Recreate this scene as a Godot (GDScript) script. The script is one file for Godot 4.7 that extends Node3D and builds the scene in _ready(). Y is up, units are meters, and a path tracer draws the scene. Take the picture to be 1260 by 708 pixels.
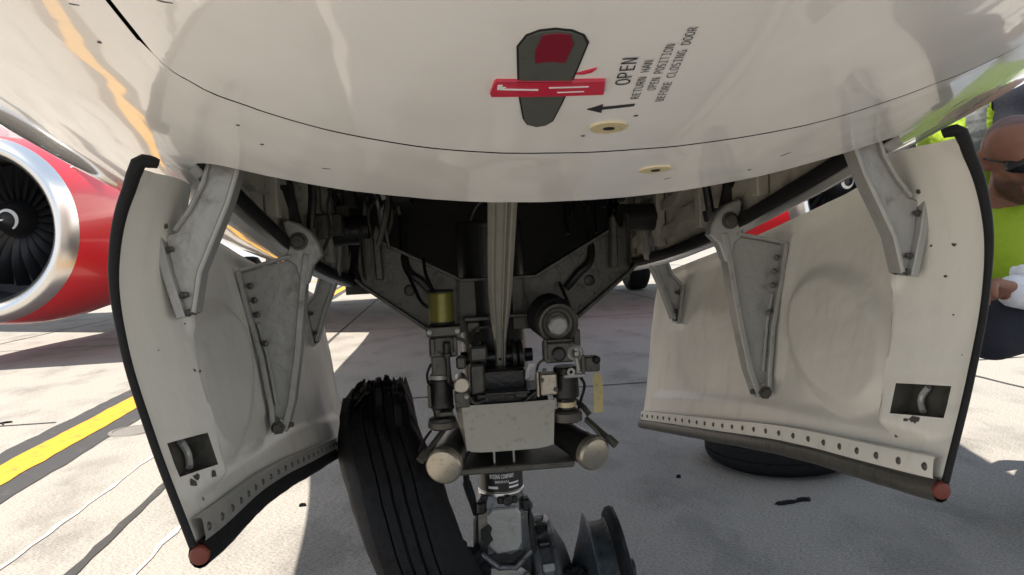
extends Node3D
# A jet's nose gear bay seen from under the nose. Lengths in metres; "d" is the distance aft of the lens, so z = -d.

# ---------------------------------------------------------------- mesh building
class MB:
	var v := PackedVector3Array()
	var c := PackedColorArray()
	var col := Color(1, 1, 1)
	var mirror := false
	var xf := Transform3D()
	func tri(a: Vector3, b: Vector3, p: Vector3) -> void:
		a = xf * a; b = xf * b; p = xf * p
		if mirror:
			a.x = -a.x; b.x = -b.x; p.x = -p.x
			v.append(a); v.append(p); v.append(b)
		else:
			v.append(a); v.append(b); v.append(p)
		c.append(col); c.append(col); c.append(col)
	func quad(a: Vector3, b: Vector3, p: Vector3, q: Vector3) -> void:
		tri(a, b, p); tri(a, p, q)
	# smooth sheet: f(i, j) for i in 0..nu, j in 0..nv
	func sheet(f: Callable, nu: int, nv: int, flip := false, skip = null) -> void:
		var p := []
		for i in nu + 1:
			var row := PackedVector3Array()
			for j in nv + 1:
				row.append(f.call(i, j))
			p.append(row)
		for i in nu:
			for j in nv:
				if skip != null and skip.call(i, j):
					continue
				if flip:
					quad(p[i][j], p[i][j + 1], p[i + 1][j + 1], p[i + 1][j])
				else:
					quad(p[i][j], p[i + 1][j], p[i + 1][j + 1], p[i][j + 1])
	# chamfered box
	func box(at: Vector3, size: Vector3, bevel := 0.002, turn := Basis()) -> void:
		var h := size / 2
		var b := minf(bevel, minf(h.x, minf(h.y, h.z)) * 0.9)
		var g := func(x: float, y: float, z: float, k: int) -> Vector3:
			var q := Vector3(x * (h.x - (0.0 if k == 0 else b)), y * (h.y - (0.0 if k == 1 else b)), z * (h.z - (0.0 if k == 2 else b)))
			return at + turn * q
		for s in [-1.0, 1.0]:
			for k in 3:
				var q := []
				for m in [[-1, -1], [1, -1], [1, 1], [-1, 1]]:
					var e: Array = [0.0, 0.0, 0.0]
					e[k] = s; e[(k + 1) % 3] = m[0]; e[(k + 2) % 3] = m[1]
					q.append(g.call(e[0], e[1], e[2], k))
				if s > 0: quad(q[0], q[1], q[2], q[3])
				else: quad(q[3], q[2], q[1], q[0])
		for k in 3:
			for s in [-1.0, 1.0]:
				for t in [-1.0, 1.0]:
					var k1 := (k + 1) % 3
					var k2 := (k + 2) % 3
					var e0: Array = [0.0, 0.0, 0.0]
					e0[k1] = s; e0[k2] = t; e0[k] = -1.0
					var e1: Array = e0.duplicate()
					e1[k] = 1.0
					var a: Vector3 = g.call(e0[0], e0[1], e0[2], k1)
					var bb: Vector3 = g.call(e1[0], e1[1], e1[2], k1)
					var cc: Vector3 = g.call(e1[0], e1[1], e1[2], k2)
					var dd: Vector3 = g.call(e0[0], e0[1], e0[2], k2)
					if s * t < 0: quad(a, bb, cc, dd)
					else: quad(dd, cc, bb, a)
		for x in [-1.0, 1.0]:
			for y in [-1.0, 1.0]:
				for z in [-1.0, 1.0]:
					var a: Vector3 = g.call(x, y, z, 0)
					var bb: Vector3 = g.call(x, y, z, 1)
					var cc: Vector3 = g.call(x, y, z, 2)
					if x * y * z > 0: tri(a, bb, cc)
					else: tri(cc, bb, a)
	# profile of (radius, height) turned round the y axis of t; s is an optional squash of (angle, radius, height) -> radius
	func lathe(profile: Array, seg: int, t: Transform3D, squash = null, from := 0.0, to := TAU) -> void:
		var f := func(i: int, j: int) -> Vector3:
			var a: float = from + (to - from) * i / seg
			var q: Vector2 = profile[j]
			var r := q.x
			if squash != null:
				r = squash.call(a, q.x, q.y)
			return t * Vector3(r * cos(a), q.y, r * sin(a))
		sheet(f, seg, profile.size() - 1, true)
	func tube(path: Array, r, seg := 10, cap := true) -> void:
		var n := path.size()
		var frames := []
		var up := Vector3.UP
		for i in n:
			var t: Vector3 = (path[mini(i + 1, n - 1)] - path[maxi(i - 1, 0)]).normalized()
			if i == 0:
				up = t.cross(Vector3(0.31, 0.93, 0.17)).normalized()
			var side := t.cross(up).normalized()
			up = side.cross(t).normalized()
			frames.append([path[i], side, up])
		var f := func(i: int, j: int) -> Vector3:
			var fr: Array = frames[i]
			var a := TAU * j / seg
			var rr: float = r[i] if r is Array else r
			return fr[0] + (fr[1] * cos(a) + fr[2] * sin(a)) * rr
		sheet(f, n - 1, seg, true)
		if cap:
			for e in [0, n - 1]:
				for j in seg:
					var a: Vector3 = f.call(e, j)
					var b: Vector3 = f.call(e, j + 1)
					if e == 0: tri(path[e], a, b)
					else: tri(path[e], b, a)
	# a polygon in the x-y plane of t, thick along z (centred), with chamfered rims
	func plate(poly: PackedVector2Array, thick: float, t := Transform3D(), bevel := 0.0015) -> void:
		if Geometry2D.is_polygon_clockwise(poly):
			poly = poly.duplicate()
			poly.reverse()
		var n := poly.size()
		var inner := PackedVector2Array()
		for i in n:
			var e0 := (poly[i] - poly[(i + n - 1) % n]).normalized()
			var e1 := (poly[(i + 1) % n] - poly[i]).normalized()
			var m := (Vector2(-e0.y, e0.x) + Vector2(-e1.y, e1.x))
			m = m / maxf(0.4, m.length_squared() / 2)
			inner.append(poly[i] + m * bevel)
		var idx := Geometry2D.triangulate_polygon(inner)
		var h := thick / 2
		for k in range(0, idx.size(), 3):
			var a := inner[idx[k]]
			var b := inner[idx[k + 1]]
			var p := inner[idx[k + 2]]
			if (b - a).cross(p - a) < 0:
				var sw := b
				b = p
				p = sw
			tri(t * Vector3(a.x, a.y, h), t * Vector3(b.x, b.y, h), t * Vector3(p.x, p.y, h))
			tri(t * Vector3(a.x, a.y, -h), t * Vector3(p.x, p.y, -h), t * Vector3(b.x, b.y, -h))
		var w := h - minf(bevel, h * 0.8)
		for i in n:
			var j := (i + 1) % n
			var a := poly[i]
			var b := poly[j]
			var ai := inner[i]
			var bi := inner[j]
			quad(t * Vector3(a.x, a.y, -w), t * Vector3(b.x, b.y, -w), t * Vector3(b.x, b.y, w), t * Vector3(a.x, a.y, w))
			quad(t * Vector3(a.x, a.y, w), t * Vector3(b.x, b.y, w), t * Vector3(bi.x, bi.y, h), t * Vector3(ai.x, ai.y, h))
			quad(t * Vector3(b.x, b.y, -w), t * Vector3(a.x, a.y, -w), t * Vector3(ai.x, ai.y, -h), t * Vector3(bi.x, bi.y, -h))
	# a flange: a bent strip along a 2D path, th thick, deep along z
	func flange(path: Array, th: float, deep: float, t := Transform3D()) -> void:
		var n := path.size()
		var l := PackedVector2Array()
		var r := PackedVector2Array()
		for i in n:
			var e0: Vector2 = (path[i] - path[maxi(i - 1, 0)]).normalized()
			var e1: Vector2 = (path[mini(i + 1, n - 1)] - path[i]).normalized()
			if i == 0: e0 = e1
			if i == n - 1: e1 = e0
			var m := Vector2(-e0.y, e0.x) + Vector2(-e1.y, e1.x)
			m = m / maxf(0.5, m.length_squared() / 2) * th / 2
			l.append(path[i] + m)
			r.append(path[i] - m)
		r.reverse()
		l.append_array(r)
		plate(l, deep, t, minf(0.0015, th * 0.3))
	func commit(crease := 38.0, colored := false) -> ArrayMesh:
		var n := v.size()
		var fn := PackedVector3Array()
		fn.resize(n / 3)
		var groups := {}
		var key := PackedInt32Array()
		key.resize(n)
		var lists := []
		for i in n:
			if i % 3 == 0:
				fn[i / 3] = (v[i + 1] - v[i]).cross(v[i + 2] - v[i])
			var q := Vector3i((v[i] * 20000.0).round())
			var g = groups.get(q)
			if g == null:
				g = lists.size()
				groups[q] = g
				lists.append(PackedInt32Array())
			key[i] = g
			lists[g].append(i / 3)
		var un := PackedVector3Array()
		for f in fn:
			un.append(f.normalized())
		var cc := cos(deg_to_rad(crease))
		var nn := PackedVector3Array()
		nn.resize(n)
		var vv := PackedVector3Array()
		vv.resize(n)
		var cl := PackedColorArray()
		cl.resize(n)
		for i in n:
			var me := un[i / 3]
			var s := Vector3()
			for f in lists[key[i]]:
				if un[f].dot(me) > cc:
					s += fn[f]
			s = s.normalized() if s.length_squared() > 1e-24 else me
			var o = i - i % 3 + [0, 2, 1][i % 3]
			vv[o] = v[i]
			nn[o] = s
			cl[o] = c[i]
		var a := []
		a.resize(Mesh.ARRAY_MAX)
		a[Mesh.ARRAY_VERTEX] = vv
		a[Mesh.ARRAY_NORMAL] = nn
		if colored:
			a[Mesh.ARRAY_COLOR] = cl
		var m := ArrayMesh.new()
		m.add_surface_from_arrays(Mesh.PRIMITIVE_TRIANGLES, a)
		return m

# ---------------------------------------------------------------- nodes
func part(called: String, mb: MB, m: Material, parent: Node, crease := 38.0, label := "", colored := false) -> MeshInstance3D:
	var o := MeshInstance3D.new()
	o.name = called
	o.mesh = mb.commit(crease, colored)
	o.material_override = m
	parent.add_child(o, true)
	if label: o.set_meta("label", label)
	return o

func copy_part(called: String, mesh: Mesh, m: Material, parent: Node, t := Transform3D()) -> MeshInstance3D:
	var o := MeshInstance3D.new()
	o.name = called
	o.mesh = mesh
	o.material_override = m
	o.transform = t
	parent.add_child(o, true)
	return o

func pivot(called: String, parent: Node, label := "") -> Node3D:
	var o := Node3D.new()
	o.name = called
	parent.add_child(o, true)
	if label: o.set_meta("label", label)
	return o

func tag(o: Node, label: String, category: String, group := "") -> Node:
	o.set_meta("label", label)
	o.set_meta("category", category)
	if group: o.set_meta("group", group)
	return o

static func P(x: float, y: float, d: float) -> Vector3:
	return Vector3(x, y, -d)

# y axis of the frame along dir
static func aim(at: Vector3, dir: Vector3) -> Transform3D:
	var y := dir.normalized()
	var x := y.cross(Vector3(0.13, 0.21, 0.97) if absf(y.z) < 0.9 else Vector3(0.1, 0.95, 0.2)).normalized()
	return Transform3D(Basis(x, y, x.cross(y)), at)

# ---------------------------------------------------------------- curves
static func curve(xs: Array, ys: Array, t: float) -> float:
	var n := xs.size()
	t = clampf(t, xs[0], xs[n - 1])
	var i := 0
	while i < n - 2 and t > xs[i + 1]:
		i += 1
	var h: float = xs[i + 1] - xs[i]
	var u = (t - xs[i]) / h
	var m0 := slope(xs, ys, i)
	var m1 := slope(xs, ys, i + 1)
	return (2 * u * u * u - 3 * u * u + 1) * ys[i] + (u * u * u - 2 * u * u + u) * h * m0 + (-2 * u * u * u + 3 * u * u) * ys[i + 1] + (u * u * u - u * u) * h * m1

static func slope(xs: Array, ys: Array, i: int) -> float:
	var n := xs.size()
	if i == 0: return (ys[1] - ys[0]) / (xs[1] - xs[0])
	if i == n - 1: return (ys[n - 1] - ys[n - 2]) / (xs[n - 1] - xs[n - 2])
	var h0: float = xs[i] - xs[i - 1]
	var h1: float = xs[i + 1] - xs[i]
	return ((ys[i] - ys[i - 1]) / h0 * h1 + (ys[i + 1] - ys[i]) / h1 * h0) / (h0 + h1)

const HD := [-2.35, -2.2, -1.6, -0.8, 0.0, 0.8, 1.4, 2.1, 3.0, 4.0, 5.5, 9.0, 20.0, 30.0]
const HB := [2.5, 2.22, 1.83, 1.55, 1.335, 1.146, 1.026, 0.948, 0.925, 0.935, 0.95, 0.95, 0.95, 2.2]
const HR := [0.03, 0.33, 0.75, 1.05, 1.24, 1.36, 1.35, 1.36, 1.45, 1.66, 1.95, 1.98, 1.98, 0.5]
var hull_cache := {}
var ripple := FastNoiseLite.new()
var ripple2 := FastNoiseLite.new()

func hull_row(d: float) -> Vector2:
	var k := int(round(d * 20000))
	if not hull_cache.has(k):
		hull_cache[k] = Vector2(curve(HD, HB, d), curve(HD, HR, d))
	return hull_cache[k]

const SQ := 0.0
func hull_at(th: float, d: float, lift := 0.0) -> Vector3:
	var q := hull_row(d)
	var r := q.y + lift
	var p := Vector3(r * sin(th) * (1.0 - SQ * smoothstep(0.75, 1.35, absf(th)) * (1.0 - smoothstep(1.9, 3.6, d))), q.x + q.y - r * cos(th), -d)
	if d < 4.0 and absf(th) < 1.2:
		p.y += 0.0011 * ripple.get_noise_2d(p.x * 100, d * 100) + 0.0005 * ripple2.get_noise_2d(p.x * 100, d * 100)
	return p

func hull_x(x: float, d: float, lift := 0.0) -> Vector3:
	var q := hull_row(d)
	return hull_at(asin(clampf(x / q.y, -1, 1)), d, lift)

# door: s from the top (hinge) edge to the bottom edge
static func door_top(d: float) -> float:
	return curve([0.775, 0.88, 0.98, 1.1, 1.25, 1.47, 2.07, 2.14], [1.192, 1.190, 1.177, 1.156, 1.129, 1.09, 0.997, 0.985], d)
static func door_bottom(d: float) -> float:
	return curve([0.77, 1.0, 1.25, 1.5, 1.8, 2.14], [0.806, 0.768, 0.727, 0.678, 0.62, 0.553], d)
static func door_x(s: float, d: float) -> float:
	var w := smoothstep(0.775, 1.15, d)
	return lerpf(curve([0, 0.08, 0.25, 0.45, 0.7, 1], [0.434, 0.449, 0.4645, 0.461, 0.441, 0.409], s), curve([0, 0.15, 0.35, 0.57, 0.8, 1], [0.505, 0.487, 0.472, 0.461, 0.447, 0.43], s), w)
static func door_pt(s: float, d: float, inward := 0.0) -> Vector3:
	var y := lerpf(door_top(d), door_bottom(d), s)
	return Vector3(door_x(clampf(s, 0, 1), d) - inward, y, -d)

# ---------------------------------------------------------------- materials
var M := {}
func noise_tex(freq: float, colors: Array, seed_: int, size := 512, octaves := 5, offs := [], warp := 0.0, kind := FastNoiseLite.TYPE_SIMPLEX_SMOOTH) -> NoiseTexture2D:
	var t := NoiseTexture2D.new()
	var n := FastNoiseLite.new()
	n.seed = seed_
	n.frequency = freq
	n.noise_type = kind
	n.fractal_octaves = octaves
	if warp > 0:
		n.domain_warp_enabled = true
		n.domain_warp_amplitude = warp
	t.noise = n
	t.width = size
	t.height = size
	t.seamless = true
	if colors.size():
		var g := Gradient.new()
		var o := PackedFloat32Array()
		var cs := PackedColorArray()
		for i in colors.size():
			o.append(offs[i] if offs.size() else float(i) / (colors.size() - 1))
			cs.append((colors[i] as Color).linear_to_srgb())
		g.offsets = o
		g.colors = cs
		t.color_ramp = g
	return t
func relief_tex(freq: float, seed_: int, strength := 4.0, octaves := 5) -> NoiseTexture2D:
	var t := noise_tex(freq, [], seed_, 512, octaves)
	t.as_normal_map = true
	t.bump_strength = strength
	return t
func g(v: float) -> Color:
	return Color(v, v, v)
func mat(called: String, col: Color, rough: float, metal := 0.0, spec := 0.5) -> StandardMaterial3D:
	var m := StandardMaterial3D.new()
	m.resource_name = called
	m.albedo_color = col.linear_to_srgb()
	m.roughness = rough
	m.metallic = metal
	m.metallic_specular = spec
	M[called] = m
	return m
# worn surface: a base colour with dirt, world triplanar
func worn(called: String, base: Color, dirt: Color, rough: float, metal: float, scale: float, seed_: int, share := 0.35, bump := 0.0) -> StandardMaterial3D:
	var m := mat(called, Color(1, 1, 1), rough, metal)
	m.albedo_texture = noise_tex(0.012, [dirt, base.lerp(dirt, 0.25), base, base * 1.04], seed_, 512, 6, [0.0, share * 0.6, share, 1.0], 25.0)
	m.uv1_triplanar = true
	m.uv1_world_triplanar = true
	m.uv1_scale = Vector3.ONE * scale
	if bump > 0:
		m.normal_enabled = true
		m.normal_texture = M.relief
		m.normal_scale = bump
	return m
func materials() -> void:
	M.relief = relief_tex(0.03, 11, 5.0)
	M.relief_fine = relief_tex(0.12, 12, 5.0, 3)
	var m := worn("white_paint", Color(0.885, 0.87, 0.84), Color(0.81, 0.79, 0.75), 0.2, 0.0, 1.3, 3, 0.30)
	m.clearcoat_enabled = true
	m.clearcoat = 1.0
	m.clearcoat_roughness = 0.04
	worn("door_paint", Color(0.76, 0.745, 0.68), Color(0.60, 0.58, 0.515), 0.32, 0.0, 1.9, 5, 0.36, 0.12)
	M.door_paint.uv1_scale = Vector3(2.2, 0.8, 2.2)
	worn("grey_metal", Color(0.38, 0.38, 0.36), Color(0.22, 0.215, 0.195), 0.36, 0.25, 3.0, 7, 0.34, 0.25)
	worn("olive_metal", Color(0.085, 0.082, 0.069), Color(0.028, 0.027, 0.022), 0.40, 0.25, 4.0, 9, 0.45, 0.25)
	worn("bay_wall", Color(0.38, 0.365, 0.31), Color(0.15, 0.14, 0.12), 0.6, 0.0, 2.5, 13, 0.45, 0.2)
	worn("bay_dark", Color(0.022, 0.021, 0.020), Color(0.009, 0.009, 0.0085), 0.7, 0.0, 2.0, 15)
	worn("dark_metal", Color(0.021, 0.021, 0.0205), Color(0.008, 0.008, 0.0075), 0.36, 0.2, 5.0, 17, 0.4, 0.3)
	worn("cap_metal", Color(0.40, 0.37, 0.31), Color(0.20, 0.18, 0.145), 0.34, 0.75, 8.0, 19, 0.35, 0.2)
	worn("box_paint", Color(0.37, 0.365, 0.32), Color(0.20, 0.195, 0.165), 0.38, 0.0, 6.0, 21, 0.30, 0.15)
	worn("greasy_steel", Color(0.13, 0.137, 0.14), Color(0.012, 0.0125, 0.013), 0.30, 0.4, 6.0, 23, 0.47, 0.5)
	worn("scraped_rim", Color(0.065, 0.078, 0.086), Color(0.007, 0.010, 0.012), 0.45, 0.3, 5.0, 25, 0.66, 0.6)
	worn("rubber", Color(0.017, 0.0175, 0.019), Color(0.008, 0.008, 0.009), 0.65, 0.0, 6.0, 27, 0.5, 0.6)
	worn("seal_rubber", Color(0.020, 0.020, 0.021), Color(0.011, 0.011, 0.011), 0.5, 0.0, 8.0, 29, 0.4, 0.2)
	for k in ["rubber", "seal_rubber"]:
		M[k].metallic_specular = 0.22
	worn("green_metal", Color(0.19, 0.175, 0.04), Color(0.11, 0.10, 0.03), 0.35, 0.4, 8.0, 31, 0.35)
	worn("tag_cloth", Color(0.52, 0.44, 0.22), Color(0.35, 0.30, 0.16), 0.8, 0.0, 9.0, 33)
	worn("latch_paint", Color(0.085, 0.09, 0.078), Color(0.05, 0.052, 0.047), 0.4, 0.0, 9.0, 35)
	worn("lock_brass", Color(0.66, 0.56, 0.34), Color(0.42, 0.34, 0.18), 0.35, 0.15, 15.0, 37)
	worn("brace_paint", Color(0.36, 0.345, 0.29), Color(0.22, 0.21, 0.17), 0.42, 0.1, 4.0, 61, 0.35, 0.15)
	mat("gap", g(0.012), 0.9)
	mat("print", g(0.02), 0.55)
	mat("print_white", g(0.75), 0.5)
	mat("placard", g(0.015), 0.35)
	mat("steel", Color(0.55, 0.55, 0.54), 0.3, 0.85)
	mat("screw_steel", Color(0.10, 0.095, 0.085), 0.45, 0.4)
	mat("lip_metal", Color(0.80, 0.80, 0.79), 0.30, 1.0)
	m = mat("tape", Color(0.62, 0.022, 0.06), 0.3)
	m.transparency = BaseMaterial3D.TRANSPARENCY_ALPHA
	m.albedo_color.a = 0.86
	mat("red_sticker", Color(0.20, 0.006, 0.022), 0.35)
	mat("red_cap", Color(0.15, 0.032, 0.02), 0.6)
	m = mat("red_cowl", Color(0.60, 0.010, 0.020), 0.36)
	m.clearcoat_enabled = true
	m.clearcoat = 0.35
	m.clearcoat_roughness = 0.05
	m = mat("white_gloss", Color(0.8, 0.8, 0.8), 0.22)
	mat("fan_metal", Color(0.030, 0.031, 0.034), 0.36, 0.6)
	mat("duct", Color(0.05, 0.05, 0.055), 0.5)
	mat("skin", Color(0.40, 0.21, 0.145), 0.5)
	M.skin.metallic_specular = 0.3
	M.skin.vertex_color_use_as_albedo = true
	M.skin.albedo_color = Color.WHITE
	M.skin.subsurf_scatter_enabled = true
	M.skin.subsurf_scatter_strength = 0.08
	mat("vest", Color.WHITE, 0.7)
	M.vest.vertex_color_use_as_albedo = true
	M.vest.rim_enabled = true
	M.vest.rim = 0.3
	for k in ["vest"]:
		M[k].normal_enabled = true
		M[k].normal_texture = relief_tex(0.012, 77, 9.0, 4)
		M[k].normal_scale = 1.0
		M[k].uv1_triplanar = true
		M[k].uv1_world_triplanar = true
		M[k].uv1_scale = Vector3(1.6, 0.9, 1.6)
	worn("shirt_white", Color(0.74, 0.76, 0.82), Color(0.50, 0.52, 0.58), 0.8, 0.0, 4.0, 41, 0.4, 0.25)
	worn("navy_cloth", Color(0.018, 0.021, 0.034), Color(0.011, 0.013, 0.022), 0.85, 0.0, 6.0, 43, 0.4, 0.4)
	mat("lens_black", g(0.008), 0.08)
	# the apron: fine speckle times broad stains
	m = mat("concrete", Color(1, 1, 1), 0.9)
	m.albedo_texture = noise_tex(0.17, [Color(0.13, 0.122, 0.112), Color(0.245, 0.231, 0.212), Color(0.285, 0.271, 0.25), Color(0.36, 0.346, 0.322)], 51, 1024, 5, [0.12, 0.38, 0.6, 0.95])
	m.uv1_triplanar = true
	m.uv1_world_triplanar = true
	m.uv1_scale = Vector3(0.38, 0.55, 0.70)
	m.normal_enabled = true
	m.normal_texture = M.relief_fine
	m.normal_scale = 0.3
	m.detail_enabled = true
	m.detail_blend_mode = BaseMaterial3D.BLEND_MODE_MUL
	m.detail_uv_layer = BaseMaterial3D.DETAIL_UV_2
	m.detail_albedo = noise_tex(0.010, [g(0.66), g(0.90), g(1.0), Color(1.0, 0.985, 0.96)], 52, 1024, 7, [0.1, 0.38, 0.55, 1.0], 40.0)
	m.uv2_triplanar = true
	m.uv2_world_triplanar = true
	m.uv2_scale = Vector3(0.16, 0.16, 0.10)
	worn("yellow_paint", Color(0.52, 0.255, 0.008), Color(0.24, 0.15, 0.03), 0.7, 0.0, 1.4, 53, 0.42)
	worn("black_paint", Color(0.030, 0.030, 0.032), Color(0.075, 0.073, 0.07), 0.8, 0.0, 1.3, 54, 0.30)
	worn("sealant", Color(0.030, 0.029, 0.028), Color(0.09, 0.087, 0.082), 0.85, 0.0, 1.5, 55, 0.3)
	worn("faded_paint", Color(0.43, 0.415, 0.39), Color(0.30, 0.288, 0.268), 0.85, 0.0, 2.2, 56, 0.5)
	worn("iron", Color(0.16, 0.15, 0.14), Color(0.09, 0.085, 0.08), 0.7, 0.2, 3.0, 57)

# ---------------------------------------------------------------- build
func _ready() -> void:
	ripple.seed = 5
	ripple.frequency = 0.035
	ripple2.seed = 6
	ripple2.frequency = 0.11
	camera_and_light()
	materials()
	ground()
	airliner()
	loose_things()
	people()

func camera_and_light() -> void:
	var cam := Camera3D.new()
	cam.name = "camera"
	cam.fov = rad_to_deg(2 * atan(354.0 / 910.0))
	cam.near = 0.05
	cam.far = 3000
	var b := Basis(Vector3.UP, deg_to_rad(-5.5)) * Basis(Vector3.RIGHT, deg_to_rad(-3.4)) * Basis(Vector3.BACK, deg_to_rad(-2.87))
	cam.transform = Transform3D(b, Vector3(-0.145, 1.1, 0))
	add_child(cam)
	var we := WorldEnvironment.new()
	we.name = "environment"
	var e := Environment.new()
	e.background_mode = Environment.BG_SKY
	var sk := ProceduralSkyMaterial.new()
	sk.sky_top_color = Color(0.60, 0.66, 0.74)
	sk.sky_horizon_color = Color(0.88, 0.89, 0.90)
	sk.sky_curve = 0.12
	sk.ground_bottom_color = Color(0.5, 0.48, 0.46)
	sk.ground_horizon_color = Color(0.75, 0.78, 0.8)
	var sky := Sky.new()
	sky.sky_material = sk
	e.sky = sky
	e.tonemap_mode = Environment.TONE_MAPPER_LINEAR
	e.background_energy_multiplier = 0.75
	e.tonemap_exposure = 2.45
	e.sdfgi_enabled = true
	e.ssao_enabled = true
	e.ssil_enabled = true
	we.environment = e
	add_child(we)
	var sun := DirectionalLight3D.new()
	sun.name = "sun"
	sun.light_energy = 1.4
	sun.light_color = Color(1.0, 0.96, 0.90)
	sun.light_angular_distance = 0.5
	sun.shadow_enabled = true
	sun.look_at_from_position(Vector3(-0.309, 0.951, 0.03), Vector3.ZERO, Vector3.FORWARD)
	add_child(sun)

# ---------------------------------------------------------------- the apron
func flat_strip(called: String, path: Array, width: float, y: float, m: Material, parent: Node, rough := 0.0, seed_ := 1) -> MeshInstance3D:
	# path of Vector2(x, d); edges wander by rough
	var rng := RandomNumberGenerator.new()
	rng.seed = seed_
	var pts := []
	for i in path.size() - 1:
		var n := maxi(1, int(path[i].distance_to(path[i + 1]) / (0.12 if rough > 0 else 20.0)))
		for k in n:
			pts.append(path[i].lerp(path[i + 1], float(k) / n))
	pts.append(path[-1])
	var l := []
	var r := []
	for i in pts.size():
		var t: Vector2 = (pts[mini(i + 1, pts.size() - 1)] - pts[maxi(i - 1, 0)]).normalized()
		var s := Vector2(-t.y, t.x)
		l.append(pts[i] + s * (width / 2 + rng.randf_range(-rough, rough)))
		r.append(pts[i] - s * (width / 2 + rng.randf_range(-rough, rough)))
	var mb := MB.new()
	for i in pts.size() - 1:
		mb.quad(P(r[i].x, y, r[i].y), P(r[i + 1].x, y, r[i + 1].y), P(l[i + 1].x, y, l[i + 1].y), P(l[i].x, y, l[i].y))
	if mb.v.size() and (mb.v[1] - mb.v[0]).cross(mb.v[2] - mb.v[0]).y < 0:
		var w := MB.new()
		for i in range(0, mb.v.size(), 3):
			w.tri(mb.v[i], mb.v[i + 2], mb.v[i + 1])
		mb = w
	return part(called, mb, m, parent)

func ground() -> void:
	var mb := MB.new()
	var r := 1500.0
	var xs := [-r, -60.0, -12.0, -4.0, 4.0, 12.0, 60.0, r]
	mb.sheet(func(i, j): return Vector3(xs[i], 0, xs[j]), 7, 7, true)
	var gr := part("ground", mb, M.concrete, self)
	gr.set_meta("kind", "structure")
	gr.set_meta("label", "pale concrete apron under and around the parked jet")
	# guide line: yellow on a black band, running aft
	flat_strip("line_border", [Vector2(-2.33, -3.0), Vector2(-2.53, 4.0), Vector2(-2.60, 6.4), Vector2(-3.0, 20.0), Vector2(-3.6, 40.0)], 0.53, 0.004, M.black_paint, gr, 0.010, 4)
	flat_strip("yellow_guide_line", [Vector2(-2.33, -3.0), Vector2(-2.53, 4.0), Vector2(-2.60, 6.4), Vector2(-3.0, 20.0), Vector2(-3.6, 40.0)], 0.215, 0.008, M.yellow_paint, gr, 0.008, 5)
	# joints and sealed cracks
	flat_strip("joint_sealant", [Vector2(-1.50, 0.5), Vector2(-1.514, 2.74), Vector2(-1.547, 3.7), Vector2(-1.56, 9.0), Vector2(-1.6, 30.0)], 0.04, 0.004, M.sealant, gr, 0.006, 6)
	for d in [5.45, 10.4, 15.6, 21.0, 26.5, 32.0]:
		flat_strip("joint_sealant", [Vector2(-30.0, d + 0.4), Vector2(-2.9, d)], 0.018 + d * 0.0008, 0.004, M.sealant, gr, 0.004, 7 + int(d))
		flat_strip("joint_sealant", [Vector2(-2.2, d), Vector2(30.0, d - 0.3)], 0.018 + d * 0.0008, 0.004, M.sealant, gr, 0.004, 17 + int(d))
	for x in [-6.6, -11.7, 3.6, 8.7]:
		flat_strip("joint_sealant", [Vector2(x, -4.0), Vector2(x - 0.1, 40.0)], 0.03, 0.004, M.sealant, gr, 0.006, 40 + int(x))
	flat_strip("faded_line", [Vector2(-1.80, 0.5), Vector2(-1.82, 4.6)], 0.022, 0.004, M.faded_paint, gr, 0.012, 61)
	flat_strip("faded_line", [Vector2(-1.31, 0.5), Vector2(-1.26, 3.9)], 0.02, 0.004, M.faded_paint, gr, 0.012, 62)
	flat_strip("yellow_taxi_marking", [Vector2(-5.2, 30.0), Vector2(-0.6, 19.0)], 0.16, 0.008, M.yellow_paint, gr, 0.01, 63)
	flat_strip("faded_line", [Vector2(-9.0, 27.0), Vector2(6.0, 24.5)], 0.3, 0.004, M.faded_paint, gr, 0.02, 64)
	mb = MB.new()
	mb.lathe([Vector2(0.0, 0.010), Vector2(0.105, 0.010), Vector2(0.112, 0.006), Vector2(0.118, 0.006), Vector2(0.122, 0.011), Vector2(0.142, 0.009), Vector2(0.15, 0.0)], 32, Transform3D(Basis(), P(-2.2, 0.0, 5.0)))
	part("drain_cover", mb, M.iron, gr)

# ---------------------------------------------------------------- the jet
func airliner() -> void:
	var jet := pivot("airliner", self)
	tag(jet, "white jet airliner with red engines, open nose gear doors and wrecked nose wheels", "airplane")
	fuselage(jet)
	access_door(jet)
	wheel_bay(jet)
	for s in [-1, 1]:
		gear_door(jet, s)
	nose_gear(jet)
	for s in [-1, 1]:
		engine(jet, s)
		wing(jet, s)
		main_gear(jet, s)

const BAY := 0.405
const BAY_FRONT := 0.797
const BAY_AFT := 2.25
static func seam_d(x: float) -> float:
	return curve([0.0, 0.1, 0.168, 0.236, 0.288, 0.323, 0.334, 0.3385], [0.656, 0.654, 0.648, 0.635, 0.611, 0.583, 0.560, 0.530], absf(x))

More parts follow.
